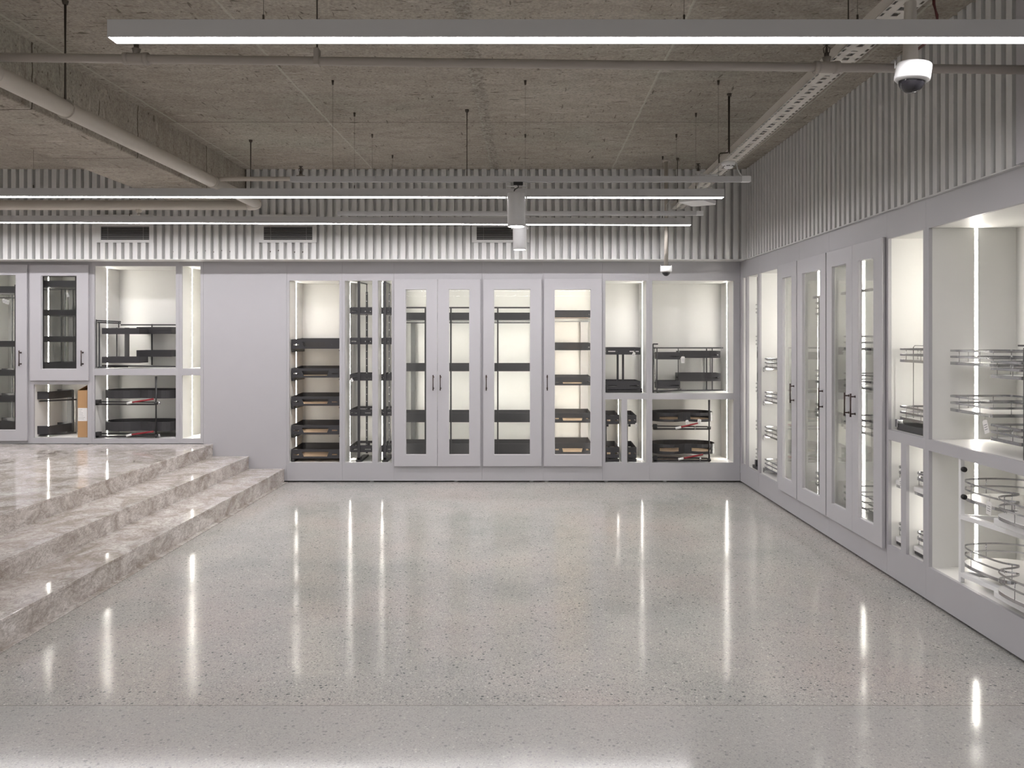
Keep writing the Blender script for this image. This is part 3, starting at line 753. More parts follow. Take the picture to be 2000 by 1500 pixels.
bar(r, [(X(-42,d)-ox,-.008,Z(582,d)-zb0), (X(32,d)-ox,-.008,Z(582,d)-zb0)], .005, .004, 'dark2')
post(r, X(24,d+.36)-ox, .36, 0, Z(560,d)-zb0, .014, .01)
# --- slanted two tier pull-out and cardboard box
zb0 = Z(855); d = .06
r = thing('pull_out_rack', 'B', X(68,d), d, zb0, 'black two tier pull-out swung askew beside the cardboard box', 'rack'); ox = X(68,d)
r.rotation_euler.z = -.0
for a, b in ((765,780), (832,848)):
    m = MB(); z0, z1 = Z(b,d)-zb0, Z(a,d)-zb0
    pts = [(0,0), (.15,0), (X(140,d+.3)-ox, .30), (X(140,d+.3)-ox-.02, .36), (0,.36)]
    m.tube([(x,y,(z0+z1)/2) for x,y in pts], 0, closed=True, flat=(.002,(z1-z0)/2)); o = m.build('basket', 'dark', r)
    MB().prism(pts, 'z', z0+.003, z0+.01).build('base_board', 'greyboard', o)
post(r, X(139,d+.33)-ox, .365, .0, Z(766,d)-zb0, .012, .02)
post(r, .16, .37, .0, Z(766,d)-zb0, .05, .012, 'greyboard', 'rear_post')
for c in (784, 850.5): bar(r, [(0,.02,Z(c,d)-zb0), (.30,.26,Z(c,d)-zb0)], .008, .008, 'dark2'); MB().lathe([(0,-.006),(.011,-.006),(.011,0),(0,0)], (.012,.004,Z(c,d)-zb0), 12, 'y').build('wheel', 'dark2', r)
d = .03; xa, xb = X(151.6,d), X(170.6,d); zt0, zs = Z(855), Z(762.5,d)
r = thing('cardboard_box', 'B', (xa+xb)/2, d, zt0+.002, 'tall brown cardboard box with a white shipping label, standing in the low niche', 'box')
hw = (xb-xa)/2; H_ = zs-zt0-.002
MB().box(-hw, hw, 0, .26, 0, H_).build('carton', 'card', r, .002)
MB().prism([(-hw,H_),(-hw+.002,H_),(hw-.001,H_+.055),(hw-.004,H_+.055)], 'y', .0, .26).build('flap', 'card', r)
o = MB().box(-hw+.004, hw-.001, -.0015, -.0003, H_-.33, H_-.19).build('shipping_label', 'paper', r, label='white printed shipping label')
m = MB()
for k in range(7): m.box(-hw+.012, -hw+.012+random.uniform(.03,.07), -.0022, -.0016, H_-.205-k*.017, H_-.208-k*.017)
m.build('printed_lines', 'ink', o)
# --- chrome fittings on the right wall
def slim_chrome(u0, u1, zs, lab, d=.05, wide=False):
    um = (u0+u1)/2; r = thing('pull_out_rack', 'R', um, d, zl, lab, 'rack', 'tall narrow chrome racks at the corner of the right wall'); hw = (u1-u0)/2
    post(r, hw*.1, 0, .02, rt-zl-.02, .022, .02, 'chrome')
    post(r, -hw*.5, .36, .02, rt-zl-.06, .02, .012, 'chrome')
    bar(r, [(hw*.1,0,rt-zl-.025), (-hw*.5,.36,rt-zl-.025)], .005, .006, 'chrome')
    for z in zs: wire_basket(r, -hw, hw, .02, .40, z-.085-zl, .085, r=.012, levels=(1,.5,.06), nw=2)
    MB().box(-hw*.8, hw*.8, -.02, .4, .002, .035).box(-.02,.02,-.024,.03,.035,.10).build('base_runner', 'dark2', r, .002)
slim_chrome(UR(1449)+.02, UR(1456)-.014, (1.893,1.566,1.081,.692,.40), 'slimmest chrome rack, in the corner slot of the right wall')
slim_chrome(UR(1459.5)+.05, UR(1480)-.02, (1.893,1.566,1.081,.692,.40), 'chrome rack of five small baskets in the second slot of the right wall')
u0, u1 = UR(1483.3)+.02, UR(1518)-.02
labs = ['highest of the four chrome trays in the open cabinet on the right wall', 'second highest of the four chrome trays on the right wall', 'third chrome tray down in the open cabinet on the right wall', 'lowest of the four chrome trays, above a dark runner']
proto = None
for lab, z in zip(labs, (1.345, 1.015, .675, .355)):
    if proto is None:
        proto = thing('chrome_tray', 'R', (u0+u1)/2, .04, z-.1, lab, 'tray', 'chrome trays stacked in the open right cabinet'); hw = (u1-u0)/2
        wire_basket(proto, -hw, hw, 0, .42, .015, .085, 'wire_tray', r=.02, nw=3)
        for s in (-1, 1): MB().box(s*hw-.008, s*hw+.008, 0, .4, -.012, .012).box(s*hw-.009, s*hw+.009, -.01, .0, -.03, .014).build('runner', 'chrome', proto, .002)
        proto.location.z = z-.1
    else:
        c = copy_tree(proto); c.location.z = z-.1; c['label'] = lab
def chrome_larder(u0, u1, tops, lab, posts, topbar=True, d=.08):
    um = (u0+u1)/2; hw = (u1-u0)/2
    r = thing('larder_rack', 'R', um, d, .2, lab, 'rack', 'chrome larder racks behind the glazed right doors')
    for z in tops: wire_basket(r, -hw, hw, 0, .38, z-.1-.2, .1, r=.02, nw=3)
    if topbar: bar(r, [(-hw,-.012,1.885-.2), (hw,-.012,1.885-.2)], .005, .010, 'chrome')
    for x, y, wx in posts: post(r, x*hw, y, .003, 1.875-.2, wx, .012, 'chrome')
    MB().box(-hw, hw, .0, .38, .002, .02).build('base_runner', 'dark2', r)
    return r
chrome_larder(cu[0]+.07, cu[1]-.06, (1.84, 1.28, .99, .69, .43), 'chrome larder rack of five baskets behind the door nearest the corner', [(-.2,.40,.04)], False, .10)
chrome_larder(cu[1]+.12, cu[2]-.06, (1.84, 1.28, 1.0, .43), 'chrome larder rack of four baskets behind the wider single door', [(-.45,-.012,.012), (-.99,.40,.05)])
chrome_larder(cu[2]+.06, (cu[2]+cu[3])/2-.012, (1.56, 1.28, .96, .42), 'chrome larder rack behind the far leaf of the right double doors', [(.3,-.012,.012), (-.8,.40,.05)])
chrome_larder((cu[2]+cu[3])/2+.012, cu[3]-.06, (1.56, 1.28, .96, .42), 'chrome larder rack behind the near leaf of the right double doors', [(-.3,-.012,.012), (.7,.40,.04)])
# upper niche right of the doors
q0, q1 = UR(1735)+.04, UR(1803)-.03; um = (q0+q1)/2; hw = (q1-q0)/2
r = thing('pull_out_rack', 'R', um, .05, zm1, 'chrome two tier pull-out basket with a wire hoop on a dark base', 'rack')
wire_basket(r, -hw, hw, 0, .40, 1.397-zm1, .08, r=.015); wire_basket(r, -hw, hw, 0, .40, 1.03-zm1, .08, r=.015)
MB().tube([(-hw*.55,.05,1.04-zm1),(-hw*.55,.05,1.49-zm1),(-hw*.45,.05,1.50-zm1),(hw*.4,.05,1.50-zm1),(hw*.5,.05,1.49-zm1),(hw*.5,.05,1.04-zm1)], .0028, 8).build('hoop', 'chrome', r)
MB().box(-hw*1.05, hw*1.05, -.01, .41, .002, .045).build('base_runner', 'dark', r, .002)
for s in (-1, 1): MB().box(s*hw-.014, s*hw+.014, -.02, .02, .02, .07).build('runner', 'chrome', r, .003)
for (a, b, lab) in ((UR(1735), UR(1759.6), 'slim chrome two tier pull-out in the farther lower slot of the right wall'), (UR(1769.6), UR(1803), 'slim chrome two tier pull-out in the nearer lower slot of the right wall')):
    um = (a+b)/2; hw = (b-a)/2-.015
    r = thing('pull_out_rack', 'R', um, .05, zl, lab, 'rack', 'slim chrome pull-outs in the lower slots')
    for z in (.72, .356):
        wire_basket(r, -hw, hw, 0, .40, z-.075-zl, .075, r=.03, levels=(1,.55))
        MB().box(-hw, hw, -.012, .40, z-.115-zl, z-.085-zl).build('tray_floor', 'board', r, .004)
        m = MB().box(-hw, hw, -.005, .38, z-.134-zl, z-.116-zl)
        m.build('runner', 'chrome' if z > .5 else 'dark2', r)
    post(r, -hw-.004, .2, .002, .72-zl, .006, .03, 'chrome')
# corner baskets at the right edge
def uy(Y): return YB-Y
r = thing('corner_pull_out', 'R', uy(3.63), .04, zm1, 'chrome corner pull-out with paired baskets in the big upper niche at right', 'rack'); o_u = uy(3.63); o_d = XR+.04
def wb(Y0, Y1, X0, X1, zb, zt_): wire_basket(r, uy(Y1)-o_u, uy(Y0)-o_u, X0-o_d, X1-o_d, zb-zm1, zt_-zb, r=.012)
wb(3.99, 4.37, 2.50, 2.86, 1.397, 1.475); wb(3.99, 4.37, 2.50, 2.86, 1.13, 1.214)
wb(3.67, 3.91, 2.445, 2.80, 1.345, 1.425); wb(3.67, 3.91, 2.445, 2.80, 1.024, 1.10)
post(r, 0, 0, .002, 1.50-zm1, .03, .02, 'dark'); bar(r, [(-.06,0,1.51-zm1),(.02,0,1.51-zm1)], .006, .004, 'dark2')
post(r, -.05, .36, .002, 1.47-zm1, .03, .02, 'chrome')
bar(r, [(0,0,.02),(-.3,.3,.02)], .01, .012, 'dark2')
# white framed swing trays at the right edge
r = thing('swing_tray_unit', 'R', uy(4.15), .02, zl, 'chrome-railed white kidney trays on a white swing post at the right edge', 'rack')
MB().box(-.011,.011,0,.022,.002,zm2-zl-.004).build('post', 'plastic', r, .002)
for zz in (.045, .36):
    bar(r, [(0,.012,zz), (.10,.03,zz), (.55,.12,zz-.01)], .018, .012, 'plastic', 'arm')
    bar(r, [(0,.02,zz), (.05,.20,zz)], .010, .010, 'plastic', 'arm')
for zz in (.62, .47): MB().lathe([(0,-.008),(.014,-.008),(.014,.008),(0,.008)], (.02,.012,zz), 16, 'x').build('bumper', 'black', r)
for z0, dx in ((.655-zl, 0), (.29-zl, .0)):
    ctl = [(-.12,.22),(-.09,.09),(0,.045),(.15,.05),(.25,.075),(.30,.125),(.335,.08),(.36,.0),(.42,-.05),(.55,-.06),(.67,-.03),(.73,.08),(.73,.30),(.65,.43),(.45,.46),(.1,.46),(-.05,.42),(-.11,.33)]
    pts = []; n = len(ctl)
    for i in range(n):
        p0, p1, p2, p3 = (Vector(ctl[(i+k) % n]) for k in (-1, 0, 1, 2))
        for q in (0, .25, .5, .75):
            v = .5*((2*p1)+(p2-p0)*q+(2*p0-5*p1+4*p2-p3)*q*q+(3*p1-p0-3*p2+p3)*q**3); pts.append((v.x, v.y))
    swing_tray(r, pts, z0, .10, 'chrome', 'board', wire=True)
    MB().box(.34, .66, -.03, .05, z0-.045, z0-.010).build('tray_carrier', 'plastic', r, .006)
# tags
T = paper_tag
T('B', X(133,.05), .03, Z(572,.03), 'white tag hanging in the short glazed cabinet on the landing', 1.1, .3)
for k, p in enumerate((9, 14, 19)): T('B', X(p,.05), .03+k*.003, Z(583+k*1.5,.03), 'three white tags bunched together in the cabinet at the left edge', 1.15, .2-.25*k, 'tags bunched at the left edge')
T('B', X(1239,.04), .03, Z(688,.03), 'white tag on the upper basket of the two tier black pull-out', 1.2, -.4)
T('B', X(1333.5,.03), .02, Z(696,.03), 'blank white tag on the four basket corner pull-out', 1.7, .0)
T('B', X(1242.5,.03), .03, Z(826,.03), 'small white tag beside the right slim black pull-out', 1.0, .1)
T('B', X(1341.5,.0), .0025, Z(820.5,.0), 'left white tag over the red damper in the far right corner', 1.35, .25)
T('B', X(1366.5,.0), .0025, Z(818.5,.0), 'right white tag over the red damper in the far right corner', 1.6, -.1)
T('B', X(686,.04), .03, Z(739,.03), 'white tag on the third basket of the wider narrow rack', .9, .5)
T('R', uy(3.955), .035, 1.06+.06, 'large white tag hanging from the chrome corner basket at right', 1.7, .35)
T('R', UR(1800)-.03, .04, 1.39, 'grey-white tag beside the chrome hoop basket', 1.8, 0)
T('R', UR(1749)-.01, .035, .66, 'long white tag on the farther slim chrome pull-out', 1.6, .25)
T('R', uy(3.93), .045, .70, 'long tag hanging from the upper kidney tray rail at right', 1.7, -.1)
T('R', uy(3.78), .035, .66, 'second tag nearer the viewer on the upper kidney tray', 1.7, .3)

# ------------------------------------------------------------------ ceiling lights
LZ = EYE+1.100
def linear_light(x0, x1, Y, lab, wires, tilt=0, hh=.064, dd=.066):
    r = empty('linear_light', ((x0+x1)/2, Y+dd/2, LZ), 0, lab, 'light', 'suspended linear lights'); L = (x1-x0)/2
    t = .0025
    m = MB().box(-L, L, -dd/2, dd/2, .008, hh).box(-L, L, -dd/2, -dd/2+t, 0, .008).box(-L, L, dd/2-t, dd/2, 0, .008)
    m.build('housing', 'light_body', r)
    MB().box(-L+.002, L-.002, -dd/2+t, dd/2-t, .001, .0075).build('diffuser', 'e_lin', r)
    for s in (-1, 1): MB().box(s*L, s*(L+.002), -dd/2, dd/2, .0, hh).build('end_cap', 'light_body', r)
    for x in wires:
        xx = x-(x0+x1)/2; zr = CEIL-LZ
        MB().tube([(xx,0,hh),(xx,0,zr-.02)], .0012, 5).build('suspension_wire', 'wire', r)
        MB().lathe([(0,zr-.03),(.006,zr-.03),(.009,zr),(0,zr)], (xx,0,0), 10).build('ceiling_anchor', 'rod', r)
        MB().lathe([(0,hh),(.004,hh),(.004,hh+.03),(0,hh+.03)], (xx,0,0), 8).build('wire_grip', 'rod', r)
    r.rotation_euler.y = tilt
    return r
linear_light(-1.49, 2.30, 2.764, 'nearest suspended linear light, crossing the top of the picture', [(515-1008)*2.8/F, .62, (1674-1008)*2.8/F])
linear_light(-7.2, 1.612, 5.87, 'longer linear light spanning in front of the big drain pipe, second from the viewer', [(692-1008)*5.9/F, (692-1008)*5.9/F-2.5, (692-1008)*5.9/F-4.9, 1.40], .0012)
linear_light(-7.2, 1.668, 7.22, 'farthest linear light, just in front of the slatted wall', [(766-1008)*7.25/F, -3.7, -6, 1.40], .004)
for Y in (-1.3, -3.4): linear_light(-6.5, 2.2, Y, 'added unseen linear light over the floor behind the viewer', [-4, -1, 1.4])  # rows added out of view to light the near floor
def track(x0, x1, Y, z, lab, wires):
    r = empty('lighting_track', ((x0+x1)/2, Y, z), 0, lab, 'track', 'suspended lighting tracks'); L = (x1-x0)/2; c = (x0+x1)/2
    m = MB().box(-L, L-.06, -.018, .018, .006, .037).box(-L, L-.06, -.018, -.010, 0, .006).box(-L, L-.06, .010, .018, 0, .006)
    m.build('rail_body', 'light_body', r)
    MB().box(L-.06, L, -.019, .019, 0, .038).build('feed_end', 'plastic', r, label='paler feed end')
    for x in wires:
        MB().tube([(x-c,0,.037),(x-c,0,CEIL-z-.02)], .0012, 5).build('suspension_wire', 'wire', r)
        MB().lathe([(0,CEIL-z-.03),(.006,CEIL-z-.03),(.009,CEIL-z),(0,CEIL-z)], (x-c,0,0), 10).build('ceiling_anchor', 'rod', r)
    return r
TY1, TY2 = 5.17, 6.53; TZ1, TZ2 = EYE+305.5*TY1/F, EYE+240*TY2/F
track((568-1008)*TY1/F, 457*TY1/F, TY1, TZ1, 'nearer unlit lighting track, holding the larger looking spotlight', [(650-1008)*TY1/F, 18*TY1/F, 395*TY1/F])
track((660-1008)*TY2/F, 365*TY2/F, TY2, TZ2, 'farther unlit lighting track, holding the lower looking spotlight', [(727-1008)*TY2/F, 18*TY2/F, 313*TY2/F])
def spotlight(px, Y, zt_, zb_, w_, lab, brk):
    r = empty('spotlight', ((px-1008)*Y/F, Y, zt_), 0, lab, 'spotlight', 'cylindrical track spotlights')
    h = zb_-zt_; R = w_/2
    MB().box(-.02, .045, -.014, .014, -.022, -.001).build('track_adapter', 'black', r, .003)
    t0 = -.075
    MB().lathe([(0,t0),(R*.98,t0),(R,t0-.004),(R,h),(R-.006,h),(R-.006,h+.012)], (0,0,0), 40).build('cylinder', 'spot', r)
    MB().lathe([(0,h+.008),(R-.0065,h+.008)], (0,0,0), 40).build('lens', 'e_spot', r)
    m = MB(); g = R+.006
    m.tube([(-g,0,t0-.04),(-g,0,-.030),(g,0,-.030),(g,0,t0-.04)], 0, flat=(.008,.0015))
    m.build('bracket', 'spot', r)
    MB().tube([(.01,0,-.02),(.015,-.02,-.04),(-.01,-.03,-.055),(-.02,0,t0)], .004, 8).build('cable', 'black', r)
    for s in (-1, 1): MB().lathe([(0,-.006),(.009,-.006),(.009,.006),(0,.006)], (s*(g+.002),0,t0-.035), 12, 'x').build('pivot_knob', 'plastic', r)
    return r
spotlight(1008.5, TY1, TZ1, EYE+(661-443)*TY1/F, 35*TY1/F, 'nearer cylindrical white spotlight, lit, hanging from the track', 0)
spotlight(1015, TY2, TZ2, EYE+(661-488)*TY2/F, 26.5*TY2/F, 'farther cylindrical white spotlight, lit, showing below the nearer one', 0)

# ------------------------------------------------------------------ pipes, tray and ceiling devices
def rod(parent, x, y, z0, z1, r=.005, name='hanger_rod', mat='rod'):
    MB().tube([(x,y,z0),(x,y,z1)], r, 8).build(name, mat, parent)
    MB().lathe([(0,z1-.02),(.012,z1-.02),(.016,z1-.004),(.016,z1),(0,z1)], (x,y,0), 12).build('rod_anchor', mat, parent)
def sprinkler_head(parent, x, y, z):
    m = MB().lathe([(0,z),(.011,z),(.011,z+.02),(.006,z+.022),(.004,z+.05),(.004,z+.055)], (x,y,0), 12)
    m.tube([(x-.012,y,z+.02),(x-.015,y,z+.04),(x,y,z+.058)], .0025, 6); m.tube([(x+.012,y,z+.02),(x+.015,y,z+.04),(x,y,z+.058)], .0025, 6)
    m.lathe([(0,z+.058),(.015,z+.058),(.017,z+.061),(0,z+.061)], (x,y,0), 14)
    m.build('sprinkler_head', 'rod', parent)
PZ = EYE+1.233
pr = empty('sprinkler_pipe', (0, 3.42, PZ), 0, 'nearer brownish sprinkler pipe running the full width below the ceiling', 'pipe', 'sprinkler pipes')
tl = -.0066
def pz(x): return .0075-tl*0-x*.0122
MB().tube([(-4.5,0,pz(-4.5)),(3.0,0,pz(3.0))], .0195, 20).build('pipe_run', 'pipe', pr)
for px in (262, 1618):
    x = (px-1008)*3.4/F; z = pz(x); m = MB()
    m.tube([(x-.055,0,z+.0006),(x-.03,0,z),(x+.03,0,z),(x+.055,0,z-.0006)], .025, 20); m.tube([(x,0,z),(x,0,z+.045)], .02, 16)
    m.tube([(x-.055,0,z),(x-.035,0,z)], .028, 20); m.tube([(x+.035,0,z),(x+.055,0,z)], .028, 20)
    m.build('tee_fitting', 'pipe', pr); sprinkler_head(pr, x, 0, z+.045)
x = (617-1008)*3.4/F; rod(pr, x, 0, pz(x)+.05, CEIL-PZ, .0045)
MB().box(x-.012,x+.012,-.022,.022,pz(x)-.021,pz(x)+.055).build('pipe_clamp', 'pipe', pr, .004)
p2 = empty('sprinkler_pipe', (0, 5.83, PZ), 0, 'farther thin sprinkler pipe branching right from the drain pipe', 'pipe', 'sprinkler pipes')
MB().tube([(-2.34,0,-.02),(-2.25,0,-.006),(1.75,0,.0)], .017, 16).build('pipe_run', 'bigpipe', p2)
x = (912-1008)*5.83/F; rod(p2, x, 0, .015, CEIL-PZ, .004)
x = 1.40; MB().tube([(x-.05,0,0),(x+.05,0,0)], .024, 16).tube([(x,0,0),(x,0,.05)], .022, 14).build('tee_fitting', 'plastic', p2); sprinkler_head(p2, x, 0, .05)
x = (590-1008)*5.83/F-.01; MB().tube([(x-.03,0,0),(x+.03,0,0)], .023, 14).tube([(x,0,0),(x,0,.03)], .016, 14).build('tee_fitting', 'pipe', p2); sprinkler_head(p2, x, 0, .03)
# drain pipe: down the room beside the beam, then left along the slats
DR = 1.197; zD = EYE+DR; R = .044
def dx(Y): return -2.417+SK*Y
dp = empty('drain_pipe', (dx(5), 5, zD), 0, 'thick cream painted drain pipe beside the concrete beam, turning left at its far end', 'pipe')
def dl(x, y, z=0): return (x-dp.location.x, y-5, z)
MB().tube([dl(dx(y), y) for y in (-3.9, 2, 5, 6.70)], R, 28).build('pipe_run', 'bigpipe', dp)
arc = [dl(dx(6.7)-.10+.10*math.cos(a), 6.70+.10*math.sin(a)) for a in [i*PI/2/8 for i in range(9)]]
MB().tube(arc, R+.003, 28).build('elbow', 'bigpipe', dp)
MB().tube([dl(dx(6.7)-.10, 6.8), dl(-7.9, 6.8)], R, 28).build('pipe_run', 'bigpipe', dp)
for Y in (3.4, 5.78): MB().tube([dl(dx(Y), Y-.02), dl(dx(Y), Y+.02)], R+.005, 28).build('pipe_coupling', 'bigpipe', dp)
Yh = 3.95; rod(dp, dl(dx(Yh),Yh)[0], Yh-5, R-.002, CEIL-zD, .0065)
rod(dp, dl(dx(6.70)-.05,6.7)[0], 6.72-5, R, CEIL-zD, .0055); rod(dp, dl(-3.6,6.8)[0]-1.2, 1.8, R, CEIL-zD, .0055)
for Y in (Yh, 6.2):
    c = dl(dx(Y), Y); MB().tube([(c[0]+(R+.004)*math.cos(a), c[1], (R+.004)*math.sin(a)) for a in [i*2*PI/24 for i in range(24)]], 0, closed=True, flat=(.0015, .004)).build('pipe_clamp', 'bigpipe', dp)
c = dl((271-1008)*6.8/F, 6.8)
MB().tube([c[:2]+(-R,), (c[0], c[1], -R-.045)], .014, 12).tube([(c[0]-.02,c[1],-R-.005),(c[0]+.02,c[1],-R-.005)], .02, 12).build('cleaning_nozzle', 'bigpipe', dp)
# cable tray
TZ = EYE+1.33
ct = empty('cable_tray', (1.55, 5, TZ), 0, 'long perforated white cable tray running towards the far right corner', 'cable tray')
W = .066; ya, yb = -3.8, 7.80
m = MB()
def tx(Y): return 1.573+.0216*(Y-3.785)-1.55
def tb(xa, xb, za, zb): # skewed bar along the tray
    m.add([(tx(ya)+xa,ya-5,za),(tx(ya)+xb,ya-5,za),(tx(ya)+xb,ya-5,zb),(tx(ya)+xa,ya-5,zb),(tx(yb)+xa,yb-5,za),(tx(yb)+xb,yb-5,za),(tx(yb)+xb,yb-5,zb),(tx(yb)+xa,yb-5,zb)],
          [(0,1,2,3),(7,6,5,4),(0,4,5,1),(1,5,6,2),(2,6,7,3),(3,7,4,0)])
tb(-W, -W+.002, 0, .05); tb(W-.002, W, 0, .05)
# floor of the tray: strips with slots between cross pieces
for xa, xb in ((-W,-.060),(-.048,-.015),(.015,.048),(.060,W)): tb(xa, xb, 0, .0015)
k = 0; y = ya
while y < yb-.05:
    for xa, xb, ln, off in ((-.060,-.048,.024,0),(.048,.060,.024,0)):
        yy = y+off; m.add([(tx(yy)+xa,yy-5,0),(tx(yy)+xb,yy-5,0),(tx(yy+ln)+xb,yy+ln-5,0),(tx(yy+ln)+xa,yy+ln-5,0),(tx(yy)+xa,yy-5,.0015),(tx(yy)+xb,yy-5,.0015),(tx(yy+ln)+xb,yy+ln-5,.0015),(tx(yy+ln)+xa,yy+ln-5,.0015)],
              [(0,3,2,1),(4,5,6,7),(0,1,5,4),(1,2,6,5),(2,3,7,6),(3,0,4,7)])
    ln = .022 if k % 3 else .045; xa, xb = -.015, .015
    yy = y; m.add([(tx(yy)+xa,yy-5,0),(tx(yy)+xb,yy-5,0),(tx(yy+ln)+xb,yy+ln-5,0),(tx(yy+ln)+xa,yy+ln-5,0),(tx(yy)+xa,yy-5,.0015),(tx(yy)+xb,yy-5,.0015),(tx(yy+ln)+xb,yy+ln-5,.0015),(tx(yy+ln)+xa,yy+ln-5,.0015)],
              [(0,3,2,1),(4,5,6,7),(0,1,5,4),(1,2,6,5),(2,3,7,6),(3,0,4,7)])
    y += .055; k += 1
m.build('tray_channel', 'tray', ct)
m = MB()
for xa, rr in ((-.03,.008),(-.012,.007),(.012,.009),(.035,.007)): m.tube([(tx(y)+xa+.004*math.sin(y*3+xa*50), y-5, .022+rr) for y in [ya+i*.4 for i in range(29)]], rr, 6)
m.build('cables', 'light_body', ct)
for Y in (1.5, 3.4, 5.45, 7.4): rod(ct, tx(Y)-W-.008, Y-5, .0, CEIL-TZ, .004)
# detector on a cranked rod under the tray
dx_, dy_ = (1423-1008)*5.45/F, 5.45; dzb = EYE+(661-329)*5.45/F
sd = empty('smoke_detector', (dx_, dy_, dzb), 0, 'round white smoke detector hanging under the cable tray', 'smoke detector')
MB().lathe([(0,0),(.026,.001),(.032,.006),(.034,.012)], (0,0,0), 32).build('sensor_cap', 'plastic', sd)
m = MB().lathe([(.034,.012),(.044,.022),(.048,.032),(.048,.046),(0,.046)], (0,0,0), 32); m.build('base_ring', 'plastic', sd)
m = MB()
for i in range(6):
    a = i*PI/3+.2
    m.tube([(.037*math.cos(a+t*.12), .037*math.sin(a+t*.12), .0135) for t in range(-3, 4)], .0022, 5)
m.build('vent_slots', 'vent', sd)
cr = empty('threaded_bracket', (dx_, 5.45, CEIL), 0, 'dark cranked steel rod dropping from the ceiling to the cable tray', 'rod')
zc = EYE+(661-298)*5.45/F-CEIL
MB().tube([(0,0,0),(0,0,zc+.01),(-.004,0,zc),(-.06,0,zc-.006),(-.068,0,zc-.014),(-.068,0,zc-.075)], .0055, 8).build('cranked_rod', 'rod', cr)
MB().lathe([(0,-.012),(.012,-.012),(.014,0),(0,0)], (0,0,0), 12).build('rod_anchor', 'rod', cr)
# access point
ap = empty('wireless_access_point', ((1362-1008)*6.15/F, 6.15, EYE+(661-397.5)*6.15/F), .62, 'square white wireless access point tilted under the cable tray', 'access point')
MB().prism(rrect(-.115,.115,-.115,.115,.03), 'z', 0, .03).build('cover', 'plastic', ap, .008)
hz_ = TZ-ap.location.z+.002; ca, sa = math.cos(.8), -math.sin(.8)
MB().tube([(0,0,.03),(0,0,hz_-.006),(.001*ca,.001*sa,hz_-.002),(.16*ca,.16*sa,hz_-.002)], .008, 10).build('stem', 'plastic', ap)
ap.rotation_euler = (.05, .03, .80)
# looping white cables near the track ends
o = MB().tube([((1438-1008)*5.2/F,5.2,EYE+(661-318)*5.2/F),((1440-1008)*5.2/F,5.19,EYE+(661-332)*5.2/F),((1443-1008)*5.2/F,5.18,EYE+(661-340)*5.2/F),((1449-1008)*5.17/F,5.17,TZ1+.037)], .005, 8).build('power_cable', 'plastic'); tag(o, 'short white cable curving down to the feed end of the nearer track', 'cable', 'white feed cables')
o = MB().tube([((1394-1008)*5.9/F,6.0,EYE+(661-352)*6/F),((1393-1008)*5.95/F,6.0,EYE+(661-366)*6/F),((1388-1008)*5.95/F,5.95,LZ+.085),((1370-1008)*5.95/F,5.93,LZ+.068)], .003, 8).build('power_cable', 'plastic'); tag(o, 'thin white cable looping onto the second linear light', 'cable', 'white feed cables')
o = MB().tube([((1303-1008)*6.55/F,6.56,EYE+(661-412)*6.53/F),((1303-1008)*6.55/F,6.58,EYE+(661-398)*6.53/F),((1308-1008)*6.6/F,6.65,EYE+(661-394)*6.6/F),((1325-1008)*6.7/F,6.7,TZ+.003)], .003, 8).build('power_cable', 'plastic'); tag(o, 'thin white cable looping onto the farther track below the cable tray', 'cable', 'white feed cables')
o = MB().tube([((1822-1008)*3.05/F,3.05,CEIL),((1824-1008)*3.05/F,3.05,EYE+(661-8)*3.05/F),((1830-1008)*3.05/F,3.05,EYE+(661-30)*3.05/F),((1842-1008)*3.05/F,3.08,EYE+(661-60)*3.05/F),(1.74,3.3,PZ+.02)], .006, 8).build('red_cable', 'redcable'); tag(o, 'dark red cable dropping beside the near dome camera pole', 'cable')
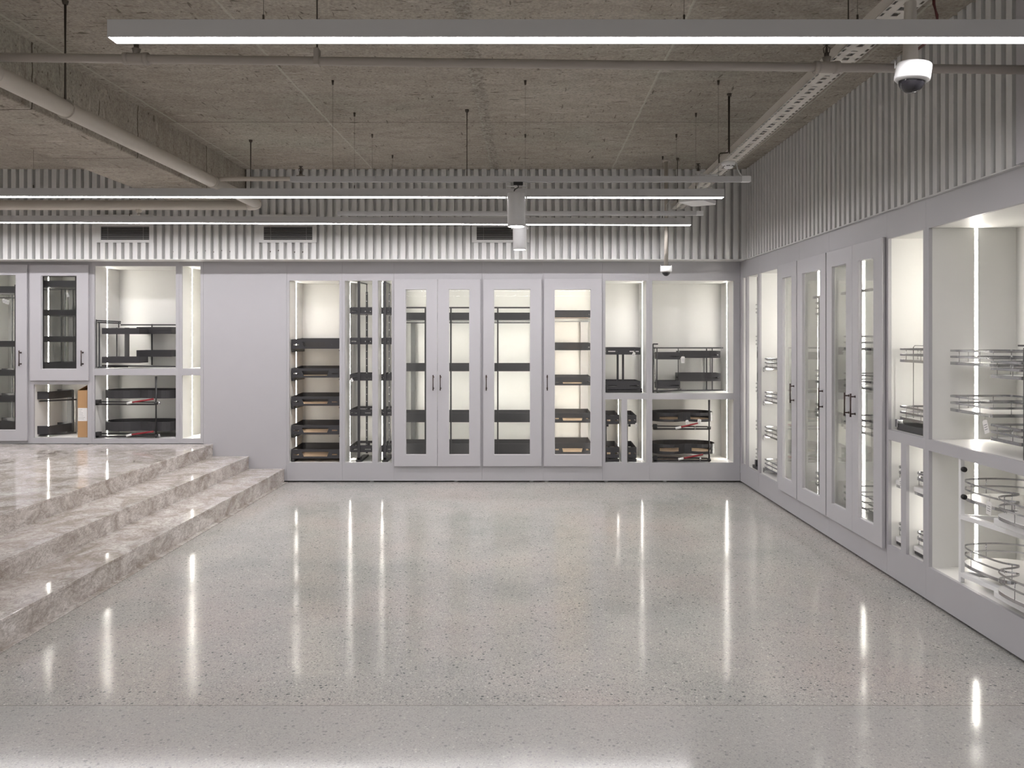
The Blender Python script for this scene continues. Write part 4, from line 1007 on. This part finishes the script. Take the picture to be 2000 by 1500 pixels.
# dome cameras
def dome(x, y, zb, D, tilt, lab, polew):
    r = empty('dome_camera', (x, y, zb), 0, lab, 'camera', 'ceiling dome cameras'); s = D/.13
    h = zb
    g = bpy.data.objects.new('camera_body', None)
    body = MB().lathe([(.048*s,.041*s),(.052*s,.034*s),(.064*s,.045*s),(.065*s,.052*s),(.065*s,.098*s),(.062*s,.104*s),(0,.104*s)], (0,0,0), 48).build('camera_housing', 'plastic', r)
    MB().lathe([(0,-.008*s)]+[(.0485*s*math.sin(a), .042*s-.050*s*math.cos(a)) for a in [i*PI/2/10 for i in range(1, 11)]], (0,0,0), 40).build('dome_lens', 'lens', body)
    MB().lathe([(.049*s,.0405*s),(.0505*s,.0375*s),(.0515*s,.041*s)], (0,0,0), 40).build('lens_ring', 'plastic', body)
    MB().lathe([(.052*s,.0342*s),(.0526*s,.0335*s),(.0632*s,.0442*s)], (0,0,0), 40).build('grey_bevel', 'spot', body)
    body.rotation_euler = tilt
    MB().tube([(0,0,.098*s),(0,0,.104*s)], .04*s, 24).tube([(0,0,.104*s),(0,0,CEIL-zb-.01)], polew, 24).build('pole', 'bigpipe', r)
    MB().lathe([(0,CEIL-zb-.012),(polew*1.9,CEIL-zb-.012),(polew*1.9,CEIL-zb),(0,CEIL-zb)], (0,0,0), 24).build('ceiling_flange', 'bigpipe', r)
    for sg in (-1, 1): MB().tube([(sg*.06*s,0,.09*s),(sg*.06*s,0,.118*s)], .003*s, 6).build('fixing_lug', 'plastic', r)
    return r
dome((1778-1008)*3.0/F, 3.0, EYE+(661-178)*3.0/F, .131, (.05, .12, 0), 'large white dome camera close to the viewer at upper right', .030)
dome((1301-1008)*7.5/F, 7.5, EYE+(661-538)*7.5/F, .113, (0, 0, 0), 'small white dome camera hanging low above the far right cabinet', .022)
# vents let into the slats
for i, (pa, pb_) in enumerate(((197,291.5), (515,610), (931,1026))):
    xa, xb = (pa-1008)*7.86/F, (pb_-1008)*7.86/F
    lab = ['slatted air vent in the bulkhead above the open niche on the landing', 'slatted air vent in the bulkhead above the blank white panel', 'slatted air vent partly behind the spotlights'][i]
    zt_, zb_ = Z(442.5,0,7.86), Z(468.5,0,7.86); zt_ += .0; r = empty('air_vent', ((xa+xb)/2, YS-.013, zb_), 0, lab, 'vent', 'air vents in the slatted bulkhead'); hw = (xb-xa)/2; h = zt_-zb_
    MB().plate(-hw-.05, hw+.045, -.028, h+.022, 0, .012, [(-hw, hw, 0, h)]).build('vent_frame', 'slat', r, .001)
    MB().box(-hw-.045, hw+.04, .001, .012, h+.024, h+.125).build('cover_plate', 'slat', r)
    MB().box(-hw, hw, .0095, .0115, 0, h).build('vent_backing', 'vent', r)
    m = MB()
    for k in range(7):
        z = h*(k+.6)/7.2; m.add([(-hw,.002,z),(hw,.002,z),(hw,.009,z+.004),(-hw,.009,z+.004),(-hw,.002,z+.002),(hw,.002,z+.002),(hw,.009,z+.006),(-hw,.009,z+.006)], [(0,3,2,1),(4,5,6,7),(0,1,5,4),(1,2,6,5),(2,3,7,6),(3,0,4,7)])
    for x in (-hw*.72, hw*.75): m.box(x-.001, x+.001, .001, .009, 0, h)
    m.build('louvres', 'slatfin', r)
